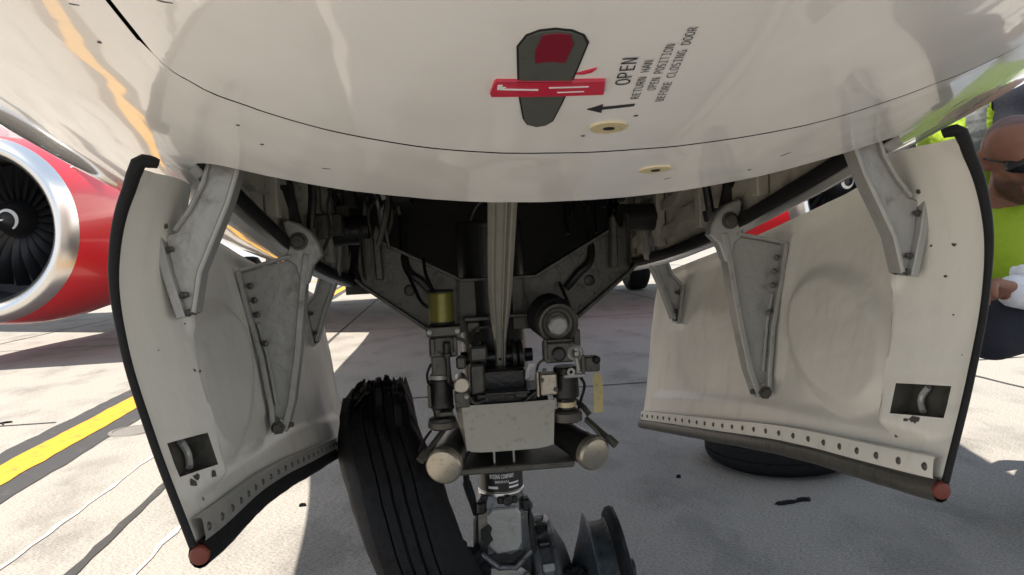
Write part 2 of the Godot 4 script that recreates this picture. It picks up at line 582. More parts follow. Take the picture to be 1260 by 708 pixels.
func fuselage(jet: Node3D) -> void:
	var mb := MB.new()
	var ds := []
	var d := -2.35
	while d < 29.9:
		ds.append(d)
		d += 0.04 if d < 3.0 and d > -0.6 else (0.06 if d < -1.6 else (0.15 if d < 6 else 0.8))
	ds.append(30.0)
	var th0 := func(dd: float) -> float:
		return asin(minf(BAY / hull_row(dd).y, 0.93))
	# both flanks, from the bay's side up over the top
	var ths := []
	for i in 61:
		ths.append(pow(i / 60.0, 1.7))
	for s in [-1.0, 1.0]:
		mb.sheet(func(i, j):
			var a: float = th0.call(ds[i])
			return hull_at(s * lerpf(a, PI, ths[j]), ds[i]), ds.size() - 1, 60, s > 0)
	# the keel strip ahead of the access door, beside it, between it and the bay, and behind the bay
	var fore := ds.filter(func(q): return q < -0.6)
	fore.append(-0.6)
	mb.sheet(func(i, j):
		var a: float = th0.call(fore[i])
		return hull_at(lerpf(-a, a, j / 20.0), fore[i]), fore.size() - 1, 20, true)
	var gap := 0.0017
	var side_end := seam_d(0.337 + gap)
	for s in [-1.0, 1.0]:
		mb.sheet(func(i, j):
			var dd: float = lerpf(-0.6, side_end, i / 40.0)
			return hull_x(s * lerpf(0.337 + gap * 1.6, BAY, j / 5.0), dd), 40, 5, s > 0)
	var xs := []
	for i in 121:
		xs.append(lerpf(-BAY, BAY, i / 120.0))
	for q in [0.3402, 0.3386, 0.3366, 0.335, 0.332, 0.328, 0.322]:
		xs.append(q)
		xs.append(-q)
	xs.sort()
	var rr := 0.05
	var lip := func(x: float) -> float:
		var o := absf(x) - (BAY - rr)
		return BAY_FRONT + 0.014 * (1 - pow(x / BAY, 2)) + (rr - sqrt(maxf(0, rr * rr - o * o)) if o > 0 else 0.0)
	mb.sheet(func(i, j):
		var x: float = xs[j]
		var d0: float = seam_d(x) + gap if absf(x) < 0.3387 else side_end
		return hull_x(x, lerpf(d0, lip.call(x), i / 14.0)), 14, xs.size() - 1, true)
	# turned-up skin edge at the front lip
	mb.sheet(func(i, j):
		var x: float = xs[j]
		return hull_x(x, lip.call(x), -0.0) + Vector3(0, 0.022 * i, 0.001 * i), 1, xs.size() - 1, true)
	var aft := ds.filter(func(q): return q > BAY_AFT + 0.01)
	aft.push_front(BAY_AFT)
	mb.sheet(func(i, j):
		var a: float = th0.call(aft[i])
		return hull_at(lerpf(-a, a, j / 12.0), aft[i]), aft.size() - 1, 12, true)
	part("fuselage", mb, M.white_paint, jet, 50)
	mb = MB.new()
	mb.sheet(func(i, j):
		return hull_x(lerpf(-0.38, 0.38, i / 40.0), lerpf(-0.66, 0.72, j / 40.0), -0.006), 40, 40)
	part("seam_backing", mb, M.gap, jet)
	# rivet-like fasteners in the belly skin
	var dot := MB.new()
	dot.lathe([Vector2(0.0, 0.0006), Vector2(0.0015, 0.0006), Vector2(0.0020, 0.0)], 10, Transform3D())
	var dm := dot.commit()
	for q in [[-0.02, 0.615], [0.015, 0.576], [-0.31, 0.66], [-0.30, 0.70], [0.19, 0.768], [-0.372, 0.55]]:
		copy_part("fastener", dm, M.screw_steel, jet, aim(hull_x(q[0], q[1]), Vector3(0, -1, 0)))

	var scr := RandomNumberGenerator.new()
	scr.seed = 17
	for q in [[0.095, 0.752, 0.5], [0.215, 0.735, 0.8], [-0.30, 0.47, 0.1], [-0.365, 0.50, 0.2], [-0.25, 0.742, 0.2], [0.17, 0.70, 0.4]]:
		var l := scr.randf_range(0.003, 0.006)
		var w := scr.randf_range(0.0005, 0.0012)
		var e := Vector2(cos(q[2]), -sin(q[2]))
		var n := Vector2(-e.y, e.x)
		var c := Vector2(q[0], q[1])
		part("paint_scuff", on_belly([c - e * l, c - e * l * 0.3 + n * w, c + e * l * 0.4 + n * w * 0.6, c + e * l, c + e * l * 0.2 - n * w * 0.7, c - e * l * 0.5 - n * w], 0.0004), M.lock_brass if scr.randf() < 0.3 else M.screw_steel, jet)

# a sheet lying on the belly, from a polygon of (x, d)
func on_belly(poly: Array, lift: float) -> MB:
	var mb := MB.new()
	var pk := PackedVector2Array(poly)
	var lo := pk[0]
	var hi := pk[0]
	for p in pk:
		lo = lo.min(p)
		hi = hi.max(p)
	var nx := maxi(1, int((hi.x - lo.x) / 0.012))
	var nd := maxi(1, int((hi.y - lo.y) / 0.012))
	for i in nx:
		for j in nd:
			var a := lo + (hi - lo) * Vector2(float(i) / nx, float(j) / nd)
			var b := lo + (hi - lo) * Vector2(float(i + 1) / nx, float(j + 1) / nd)
			for piece in Geometry2D.intersect_polygons(pk, PackedVector2Array([a, Vector2(b.x, a.y), b, Vector2(a.x, b.y)])):
				var idx := Geometry2D.triangulate_polygon(piece)
				for k in range(0, idx.size(), 3):
					var q := [piece[idx[k]], piece[idx[k + 1]], piece[idx[k + 2]]]
					var w := []
					for e in q:
						w.append(hull_x(e.x, e.y) - Vector3(0, lift, 0))
					if (w[1] - w[0]).cross(w[2] - w[0]).y > 0:
						w.reverse()
					mb.tri(w[0], w[1], w[2])
	# thin rim
	for i in pk.size():
		var a := pk[i]
		var b := pk[(i + 1) % pk.size()]
		var a0 := hull_x(a.x, a.y)
		var b0 := hull_x(b.x, b.y)
		var dn := Vector3(0, -lift, 0)
		mb.quad(a0, b0, b0 + dn, a0 + dn)
	return mb

func lettering(text: String, size: float, font_name: String, bold := false) -> Array:
	var tm := TextMesh.new()
	var f := SystemFont.new()
	f.font_names = PackedStringArray([font_name])
	if bold: f.font_weight = 700
	tm.font = f
	tm.text = text
	tm.font_size = 48
	tm.pixel_size = size / 48.0
	tm.depth = 0.0
	tm.curve_step = 3.0
	tm.horizontal_alignment = HORIZONTAL_ALIGNMENT_LEFT
	tm.vertical_alignment = VERTICAL_ALIGNMENT_BOTTOM
	var a := tm.get_mesh_arrays() if tm.has_method("get_mesh_arrays") else tm.surface_get_arrays(0)
	var vs: PackedVector3Array = a[Mesh.ARRAY_VERTEX]
	var ix = a[Mesh.ARRAY_INDEX]
	var out := []
	var n: int = ix.size() if ix != null and ix.size() else vs.size()
	for i in n:
		out.append(vs[ix[i]] if ix != null and ix.size() else vs[i])
	return out

func belly_text(called: String, text: String, from: Vector2, to: Vector2, tall: float, parent: Node, font := "Droid Sans Mono", bold := false) -> void:
	var t := lettering(text, 1.0, font, bold)
	var lo := Vector3(1e9, 1e9, 0)
	var hi := Vector3(-1e9, -1e9, 0)
	for p in t:
		lo = lo.min(p)
		hi = hi.max(p)
	var along := to - from
	var upv := Vector2(along.y, -along.x).normalized()
	if upv.x > 0: upv = -upv
	var mb := MB.new()
	for i in range(0, t.size(), 3):
		var w := []
		for k in 3:
			var p: Vector3 = t[i + k]
			var q := from + along * (p.x - lo.x) / (hi.x - lo.x) + upv * tall * (p.y - lo.y) / (hi.y - lo.y)
			w.append(hull_x(q.x, q.y) - Vector3(0, 0.0007, 0))
		if (w[1] - w[0]).cross(w[2] - w[0]).y > 0: w.reverse()
		mb.tri(w[0], w[1], w[2])
	part(called, mb, M.print, parent)

func access_door(jet: Node3D) -> void:
	var mb := MB.new()
	var xs := []
	for i in 73:
		xs.append(lerpf(-0.325, 0.325, i / 72.0))
	for q in [0.328, 0.331, 0.333, 0.3345, 0.3358]:
		xs.append(q)
		xs.push_front(-q)
	mb.sheet(func(i, j):
		var x: float = xs[j]
		return hull_x(x, lerpf(-0.598, seam_d(x) - 0.0012, i / 70.0)), 70, xs.size() - 1, true)
	var door := part("access_door", mb, M.white_paint, jet, 50)
	var V := func(a: Array) -> Array:
		var o := []
		for q in a: o.append(Vector2(q[0], q[1]))
		return o
	part("latch_handle", on_belly(V.call([[-0.088, 0.469], [-0.084, 0.456], [-0.077, 0.450], [-0.068, 0.4475], [-0.058, 0.449], [-0.050, 0.454], [-0.046, 0.462], [-0.047, 0.50], [-0.049, 0.547], [-0.051, 0.582], [-0.055, 0.590], [-0.062, 0.593], [-0.069, 0.589], [-0.073, 0.578], [-0.079, 0.545], [-0.083, 0.516]]), 0.0013), M.latch_paint, door)
	part("latch_gap", on_belly(V.call([[-0.0895, 0.469], [-0.085, 0.4548], [-0.0775, 0.4485], [-0.068, 0.446], [-0.0575, 0.4475], [-0.049, 0.453], [-0.0445, 0.462], [-0.0455, 0.50], [-0.0475, 0.547], [-0.0497, 0.583], [-0.0545, 0.5915], [-0.062, 0.5945], [-0.0697, 0.5903], [-0.0745, 0.578], [-0.0805, 0.545], [-0.0845, 0.516]]), 0.0006), M.gap, door)
	part("red_sticker", on_belly(V.call([[-0.075, 0.4525], [-0.066, 0.4495], [-0.0585, 0.4508], [-0.0545, 0.462], [-0.0555, 0.478], [-0.0562, 0.4855], [-0.066, 0.484], [-0.0755, 0.4868], [-0.0775, 0.471]]), 0.0018), M.red_sticker, door, 38, "dark red sticker on the wide end of the latch handle")
	part("tape", on_belly(V.call([[-0.1005, 0.516], [-0.099, 0.5135], [-0.024, 0.510], [-0.0205, 0.5305], [-0.101, 0.538], [-0.1025, 0.533]]), 0.0023), M.tape, door, 38, "bright red tape stuck across the latch handle")
	part("tape_scrap", on_belly(V.call([[-0.046, 0.5025], [-0.040, 0.4985], [-0.033, 0.494], [-0.0355, 0.4995], [-0.041, 0.5025]]), 0.0012), M.tape, door)
	for q in [[[-0.096, 0.5235], [-0.069, 0.5225], 0.0014], [[-0.062, 0.519], [-0.034, 0.517], 0.0010], [[-0.055, 0.5265], [-0.036, 0.5245], 0.0007]]:
		var a := Vector2(q[0][0], q[0][1])
		var b := Vector2(q[1][0], q[1][1])
		part("tape_print", on_belly([a, b, b + Vector2(0, q[2]), a + Vector2(0, q[2])], 0.0028), M.print_white, door)
	part("tape_print", on_belly(V.call([[-0.098, 0.518], [-0.0945, 0.5175], [-0.0955, 0.521], [-0.092, 0.5205], [-0.094, 0.524], [-0.098, 0.525]]), 0.0028), M.print_white, door)
	belly_text("lettering", "OPEN", Vector2(-0.0045, 0.519), Vector2(-0.0085, 0.480), 0.0105, door, "Droid Sans Mono", true)
	belly_text("lettering", "RETURN HAN", Vector2(0.0085, 0.543), Vector2(0.0030, 0.484), 0.0062, door, "Droid Sans Mono", true)
	belly_text("lettering", "OPEN POSITION", Vector2(0.0170, 0.529), Vector2(0.0115, 0.464), 0.0062, door, "Droid Sans Mono", true)
	belly_text("lettering", "BEFORE CLOSING DOOR", Vector2(0.0290, 0.549), Vector2(0.0195, 0.444), 0.0062, door, "Droid Sans Mono", true)
	part("arrow", on_belly(V.call([[-0.027, 0.560], [-0.0165, 0.5515], [-0.0160, 0.5565], [0.008, 0.5525], [0.0085, 0.5555], [-0.0155, 0.5605], [-0.0145, 0.5665]]), 0.0008), M.print, door)
	var q := [[[-0.002, 0.5965], 0.0155, 0.0115, door], [[0.072, 0.717], 0.0165, 0.0095, jet]]
	for e in q:
		var o := []
		var i2 := []
		for k in 28:
			var a := TAU * k / 28
			o.append(Vector2(e[0][0] + e[1] * cos(a), e[0][1] + e[2] * sin(a)))
			i2.append(Vector2(e[0][0] + 0.0048 * cos(a), e[0][1] + 0.0028 * sin(a)))
		var ring := part("quarter_turn_lock", on_belly(o, 0.0014), M.lock_brass, e[3])
		part("lock_slot", on_belly(i2, 0.0021), M.gap, ring)

func wheel_bay(jet: Node3D) -> void:
	var bay := pivot("wheel_bay", jet)
	# side walls
	for s in [-1, 1]:
		var mb := MB.new()
		mb.mirror = s < 0
		mb.sheet(func(i, j):
			var d: float = lerpf(BAY_FRONT - 0.04, BAY_AFT, i / 24.0)
			return Vector3(BAY + 0.012, lerpf(hull_x(BAY, d).y + 0.004, 1.72, j / 2.0), -d), 24, 2)
		part("bay_wall", mb, M.bay_wall, bay)
		# stiffeners, joggled straps and rivets on the wall
		for d in [0.98, 1.22, 1.50, 1.80, 2.08]:
			mb = MB.new()
			mb.mirror = s < 0
			mb.box(P(BAY, hull_x(BAY, d).y + 0.22, d), Vector3(0.022, 0.36, 0.03), 0.003)
			part("frame_rib", mb, M.bay_wall, bay)
		for lev in [[0.055, 0.030], [0.125, 0.022]]:
			mb = MB.new()
			mb.mirror = s < 0
			mb.sheet(func(i, j):
				var d: float = lerpf(0.80, 2.22, i / 40.0)
				var y: float = hull_x(BAY, d).y + lev[0] + (0.018 if (i / 5) % 2 == 0 else 0.0)
				return Vector3(BAY + [0.012, -0.001, -0.001, 0.012][j], y + [0.0, 0.0, lev[1], lev[1]][j], -d), 40, 3)
			part("wall_strap", mb, M.bay_wall, bay)
		var rv := MB.new()
		rv.lathe([Vector2(0.0, 0.004), Vector2(0.0036, 0.003), Vector2(0.005, 0.0)], 8, Transform3D())
		var rm := rv.commit()
		for i in 30:
			var d := 0.84 + i * 0.044
			for lev in [0.032, 0.158]:
				copy_part("rivet", rm, M.grey_metal, bay, aim(P(s * (BAY + 0.012), hull_x(BAY, d).y + lev, d), Vector3(-s, 0, 0)))
		# black seal along the bay's edge, and the polished sill below it
		mb = MB.new()
		mb.mirror = s < 0
		mb.sheet(func(i, j):
			var d: float = lerpf(0.835, 2.24, i / 40.0)
			var a = TAU * j / 12
			return Vector3(BAY - 0.003 + 0.005 * cos(a), hull_x(BAY, d).y + 0.016 + 0.013 * sin(a), -d), 40, 12)
		part("edge_seal", mb, M.seal_rubber, bay)
		mb = MB.new()
		mb.mirror = s < 0
		mb.sheet(func(i, j):
			var d: float = lerpf(0.83, 2.25, i / 40.0)
			var e := hull_x(BAY, d)
			return e + [Vector3(0.012, 0.012, 0), Vector3(-0.003, 0.007, 0), Vector3(-0.004, 0.0, 0), Vector3(0.002, -0.0075, 0), Vector3(0.028, 0.0035, 0)][j], 40, 4)
		part("polished_sill", mb, M.lip_metal, bay, 60)
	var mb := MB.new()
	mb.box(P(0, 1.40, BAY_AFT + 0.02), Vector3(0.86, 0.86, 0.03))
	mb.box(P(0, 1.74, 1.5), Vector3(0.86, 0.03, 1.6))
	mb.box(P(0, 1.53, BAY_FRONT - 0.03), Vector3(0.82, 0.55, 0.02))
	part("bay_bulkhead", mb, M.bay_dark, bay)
	# equipment in the dark
	var rng := RandomNumberGenerator.new()
	rng.seed = 71
	for i in 9:
		mb = MB.new()
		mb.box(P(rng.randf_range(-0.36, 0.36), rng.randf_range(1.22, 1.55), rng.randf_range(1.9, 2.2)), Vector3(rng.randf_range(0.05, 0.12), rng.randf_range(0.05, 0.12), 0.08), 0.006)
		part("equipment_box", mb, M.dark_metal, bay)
	for i in 12:
		var x := rng.randf_range(-0.38, 0.38)
		var pts := []
		var y := rng.randf_range(1.15, 1.5)
		for k in 9:
			pts.append(P(x + 0.03 * sin(k * 0.8 + i), y + 0.25 * (k / 8.0) + 0.02 * cos(k * 1.1 + i), 2.2 - 0.06 * k * rng.randf_range(0.8, 1.2)))
		mb = MB.new()
		mb.tube(smooth_path(pts, 3), rng.randf_range(0.004, 0.009), 8)
		part("hose", mb, M.dark_metal if i % 3 else M.olive_metal, bay)
	for i in 26:
		var sd := -1.0 if i % 2 else 1.0
		var x := sd * rng.randf_range(0.22, 0.385)
		var d0 := rng.randf_range(1.45, 2.15) if sd < 0 else rng.randf_range(1.95, 2.18)
		var y0 := rng.randf_range(1.08, 1.22)
		var pts := []
		for k in 6:
			pts.append(P(x + rng.randf_range(-0.018, 0.018), y0 + k * rng.randf_range(0.05, 0.08), d0 + rng.randf_range(-0.02, 0.02) + 0.02 * k))
		mb = MB.new()
		mb.tube(smooth_path(pts, 4), rng.randf_range(0.0028, 0.007), 8)
		part("hose", mb, [M.dark_metal, M.olive_metal, M.seal_rubber, M.grey_metal][i % 4], bay)
		if i % 3 == 0:
			mb = MB.new()
			mb.box(P(sd * 0.375, y0 + 0.06, d0), Vector3(0.035, rng.randf_range(0.03, 0.07), rng.randf_range(0.03, 0.07)), 0.004)
			part("clamp_block", mb, M.olive_metal, bay)
	# pipe runs on the left wall
	for k in 3:
		mb = MB.new()
		var pts := []
		for i in 8:
			var d := lerpf(0.95, 2.2, i / 7.0)
			pts.append(P(-BAY + 0.02 + 0.006 * k, hull_x(BAY, d).y + 0.20 + k * 0.045 + 0.01 * sin(i * 2.0 + k), d))
		mb.tube(smooth_path(pts, 4), 0.006, 8)
		part("hydraulic_pipe", mb, M.dark_metal, bay)

static func smooth_path(p: Array, n: int) -> Array:
	var o := []
	for i in p.size() - 1:
		var a: Vector3 = p[maxi(i - 1, 0)]
		var b: Vector3 = p[i]
		var c: Vector3 = p[i + 1]
		var e: Vector3 = p[mini(i + 2, p.size() - 1)]
		for k in n:
			o.append(b.cubic_interpolate(c, a, e, float(k) / n))
	o.append(p[-1])
	return o

func vv(a: Array) -> Array:
	var o := []
	for q in a: o.append(Vector2(q[0], q[1]))
	return o

func gear_door(jet: Node3D, s: int) -> void:
	var door := pivot("gear_door", jet, "left open nose gear door, its inner face in shade" if s < 0 else "right open nose gear door, its inner face lit from the apron")
	var mi := s < 0
	# lines of the grid, with the pocket's edges on grid lines
	var dl := []
	for i in 9: dl.append(lerpf(0.778, 0.800, i / 8.0))
	for i in 9: dl.append(lerpf(0.800, 0.880, (i + 1) / 9.0))
	for i in 22: dl.append(lerpf(0.880, 1.00, (i + 1) / 22.0))
	for i in 70: dl.append(lerpf(1.00, 2.132, (i + 1) / 70.0))
	var sl := []
	for i in 50: sl.append(lerpf(0.0, 0.725, i / 50.0))
	for i in 7: sl.append(lerpf(0.725, 0.82, i / 7.0))
	for i in 15: sl.append(lerpf(0.82, 1.0, i / 14.0))
	var relief := func(ss: float, d: float) -> float:
		# inward height of the pressed inner skin over the pan floor
		var rim := (1.0 - smoothstep(0.905, 0.922, d + 0.02 * (ss - 0.5))) * (1.0 - smoothstep(0.86, 0.95, ss + 0.25 * maxf(0.0, d - 0.80)))
		var low := smoothstep(0.83, 0.90, ss + 0.05 * smoothstep(1.0, 1.6, d))
		var top := 1.0 - smoothstep(0.02, 0.09, ss)
		var far := smoothstep(2.06, 2.10, d)
		var h := maxf(maxf(lerpf(0.004, 0.034, clampf((d - 0.778) / 0.13, 0, 1)) * rim, low * 0.008), maxf(top * 0.011, far * 0.011))
		var e := Vector2((d - 1.10 - 0.25 * (0.55 - ss)) / 0.165, (ss - 0.56) / 0.30).length()
		h += 0.018 * (1.0 - smoothstep(0.78, 1.02, e)) * (1.0 - rim)
		var e2 := Vector2((d - 1.72) / 0.20, (ss - 0.52) / 0.30).length()
		h += 0.006 * (1.0 - smoothstep(0.55, 1.08, e2))
		# doubler under the arm's foot and under the middle bracket
		h += 0.004 * (1.0 - smoothstep(0.028, 0.034, absf(d - 0.885 - 0.04))) * (1.0 - smoothstep(0.4, 0.44, ss)) * smoothstep(0.06, 0.1, ss)
		h += 0.006 * (1.0 - smoothstep(0.04, 0.055, absf(d - 1.33))) * smoothstep(0.05, 0.1, ss) * (1.0 - smoothstep(0.70, 0.76, ss))
		# dents
		h += 0.0016 * ripple.get_noise_2d(ss * 60 + 300, d * 60) + 0.0007 * ripple2.get_noise_2d(ss * 80, d * 80 + 50)
		return h - 0.010
	var mb := MB.new()
	mb.mirror = mi
	mb.sheet(func(i, j): return door_pt(sl[j], dl[i], relief.call(sl[j], dl[i])), dl.size() - 1, sl.size() - 1, true, func(i, j):
		return dl[i] > 0.7999 and dl[i] < 0.8799 and sl[j] > 0.7249 and sl[j] < 0.8199)
	part("inner_skin", mb, M.door_paint, door, 60)
	# outer skin and edges
	mb = MB.new()
	mb.mirror = mi
	var th := func(d: float) -> float: return lerpf(0.010, 0.024, smoothstep(0.778, 0.85, d))
	mb.sheet(func(i, j): return door_pt(j / 24.0, lerpf(0.778, 2.132, i / 40.0), -th.call(lerpf(0.778, 2.132, i / 40.0))), 40, 24)
	for e in [0, 1]:
		mb.sheet(func(i, j):
			var d: float = lerpf(0.778, 2.132, i / 40.0)
			return door_pt(e, d, lerpf(relief.call(float(e), d), -th.call(d), j)), 40, 1, e == 1)
		mb.sheet(func(i, j):
			var d: float = [0.778, 2.132][e]
			return door_pt(i / 40.0, d, lerpf(relief.call(i / 40.0, d), -th.call(d), j)), 40, 1, e == 0)
	part("outer_skin", mb, M.white_paint, door)
	# the latch pocket
	mb = MB.new()
	mb.mirror = mi
	var c4 := [[0.80, 0.725], [0.88, 0.725], [0.88, 0.82], [0.80, 0.82]]
	for k in 4:
		var a: Array = c4[k]
		var b: Array = c4[(k + 1) % 4]
		mb.quad(door_pt(a[1], a[0], relief.call(a[1], a[0])), door_pt(b[1], b[0], relief.call(b[1], b[0])), door_pt(b[1], b[0], -0.0085), door_pt(a[1], a[0], -0.0085))
	mb.quad(door_pt(0.725, 0.80, -0.0085), door_pt(0.725, 0.88, -0.0085), door_pt(0.82, 0.88, -0.0085), door_pt(0.82, 0.80, -0.0085))
	var pocket := part("latch_pocket", mb, M.olive_metal, door)
	mb = MB.new()
	mb.mirror = mi
	var arc := []
	for i in 9:
		arc.append(door_pt(0.735 + 0.075 * i / 8.0, 0.842 + 0.010 * sin(PI * i / 8.0), -0.003))
	mb.tube(arc, 0.004, 8)
	part("pocket_hook", mb, M.grey_metal, pocket)
	# scuffs: chips of missing paint on the rim and below the pocket
	var rng := RandomNumberGenerator.new()
	rng.seed = 90 + s
	for i in 11:
		var cs := rng.randf_range(0.15, 0.95)
		var cd := rng.randf_range(0.79, 0.90)
		if i < 4:
			cs = 0.835 + rng.randf_range(-0.008, 0.012)
			cd = rng.randf_range(0.805, 0.87)
		if cs > 0.71 and cs < 0.825 and cd < 0.885: continue
		var w := rng.randf_range(0.0008, 0.0025) * (2.2 if i < 4 else 1.0)
		mb = MB.new()
		mb.mirror = mi
		var ring := []
		for k in 7:
			var a := TAU * k / 7
			var rr := w * rng.randf_range(0.5, 1.2)
			ring.append([cs + rr * sin(a) / 0.39, cd + rr * 1.5 * cos(a)])
		for k in 7:
			var a: Array = ring[k]
			var b: Array = ring[(k + 1) % 7]
			mb.tri(door_pt(cs, cd, relief.call(cs, cd) + 0.0007), door_pt(b[0], b[1], relief.call(b[0], b[1]) + 0.0007), door_pt(a[0], a[1], relief.call(a[0], a[1]) + 0.0007))
		part("paint_chip", mb, M.screw_steel, door)
	# retainer strip with screws along the bottom edge
	mb = MB.new()
	mb.mirror = mi
	var strip := func(d: float, q: float, lift: float) -> Vector3:
		var p := door_pt(1.0, d, 0.004 + lift)
		p.y += q
		p.x += 0.10 * q
		return p
	mb.sheet(func(i, j): return strip.call(lerpf(0.782, 2.125, i / 50.0), [0.028, 0.028, 0.024, 0.007, 0.003, 0.003][j], [-0.008, 0.0015, 0.003, 0.003, 0.0015, -0.008][j]), 50, 5, true)
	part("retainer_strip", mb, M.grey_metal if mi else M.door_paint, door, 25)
	var sc := MB.new()
	sc.lathe([Vector2(0.0, 0.0022), Vector2(0.0035, 0.0020), Vector2(0.0048, 0.0008), Vector2(0.0050, 0.0)], 10, Transform3D())
	sc.box(Vector3(0, 0.0023, 0), Vector3(0.007, 0.0008, 0.0012), 0.0002)
	var sm := sc.commit()
	for i in 26:
		var p: Vector3 = strip.call(lerpf(0.797, 2.105, i / 25.0), 0.0155, 0.003)
		p.x *= s
		var t := aim(p, Vector3(-s, 0.05, 0))
		t.basis = t.basis.rotated(t.basis.y.normalized(), rng.randf() * TAU)
		copy_part("screw", sm, M.screw_steel, door, t)
	# hanging rubber below the strip, its end capped red
	mb = MB.new()
	mb.mirror = mi
	mb.sheet(func(i, j):
		var d: float = lerpf(0.775, 2.14, i / 60.0)
		var a = TAU * j / 12
		var c: Vector3 = strip.call(d, -0.010, 0.0)
		var wob = 0.0009 * ripple.get_noise_1d(d * 300 + s * 40)
		return c + Vector3(0.004 + 0.011 * cos(a) + wob, 0.0145 * sin(a) + wob, 0), 60, 12, true)
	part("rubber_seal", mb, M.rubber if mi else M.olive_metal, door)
	mb = MB.new()
	mb.mirror = mi
	var c0: Vector3 = strip.call(0.772, -0.010, 0.0) + Vector3(0.003, 0, 0)
	mb.lathe([Vector2(0.0, 0.003), Vector2(0.006, 0.0028), Vector2(0.0090, 0.0015), Vector2(0.0102, -0.001), Vector2(0.0102, -0.012)], 20, aim(c0, Vector3(-0.15, 0, 1)))
	part("red_end_cap", mb, M.red_cap, door)
	# black bulb seal round the near edge, thick at the top corner
	mb = MB.new()
	mb.mirror = mi
	var path := []
	var rad := []
	path.append(door_pt(0.0, 0.782, 0.013) + Vector3(0, 0.006, 0)); rad.append(0.0050)
	path.append(door_pt(0.0, 0.778, 0.006) + Vector3(0, 0.008, 0)); rad.append(0.0066)
	path.append(door_pt(0.0, 0.775, 0.0) + Vector3(0.004, 0.006, 0)); rad.append(0.0075)
	for i in 24:
		var q := lerpf(0.05, 1.0, i / 23.0)
		path.append(door_pt(q, 0.7755, -0.0050)); rad.append(lerpf(0.0070, 0.0042, minf(1.0, q * 2.5)))
	path = smooth_path(path, 2)
	var rad2 := []
	for i in path.size():
		var k: float = float(i) / 2.0
		rad2.append(lerpf(rad[int(k)], rad[mini(int(k) + 1, rad.size() - 1)], fmod(k, 1.0)))
	mb.tube(path, rad2, 12)
	part("edge_seal", mb, M.seal_rubber, door)
	hinge_parts(door, mi)

func bolt(called: String, at: Vector3, dir: Vector3, r: float, h: float, m: Material, parent: Node, mi := false) -> MeshInstance3D:
	var mb := MB.new()
	mb.mirror = mi
	mb.lathe([Vector2(0, h), Vector2(r * 0.75, h), Vector2(r * 0.9, h * 0.85), Vector2(r * 0.9, h * 0.3), Vector2(r * 1.25, h * 0.3), Vector2(r * 1.25, 0)], 6 if r < 0.012 else 24, aim(at, dir))
	return part(called, mb, m, parent, 25)

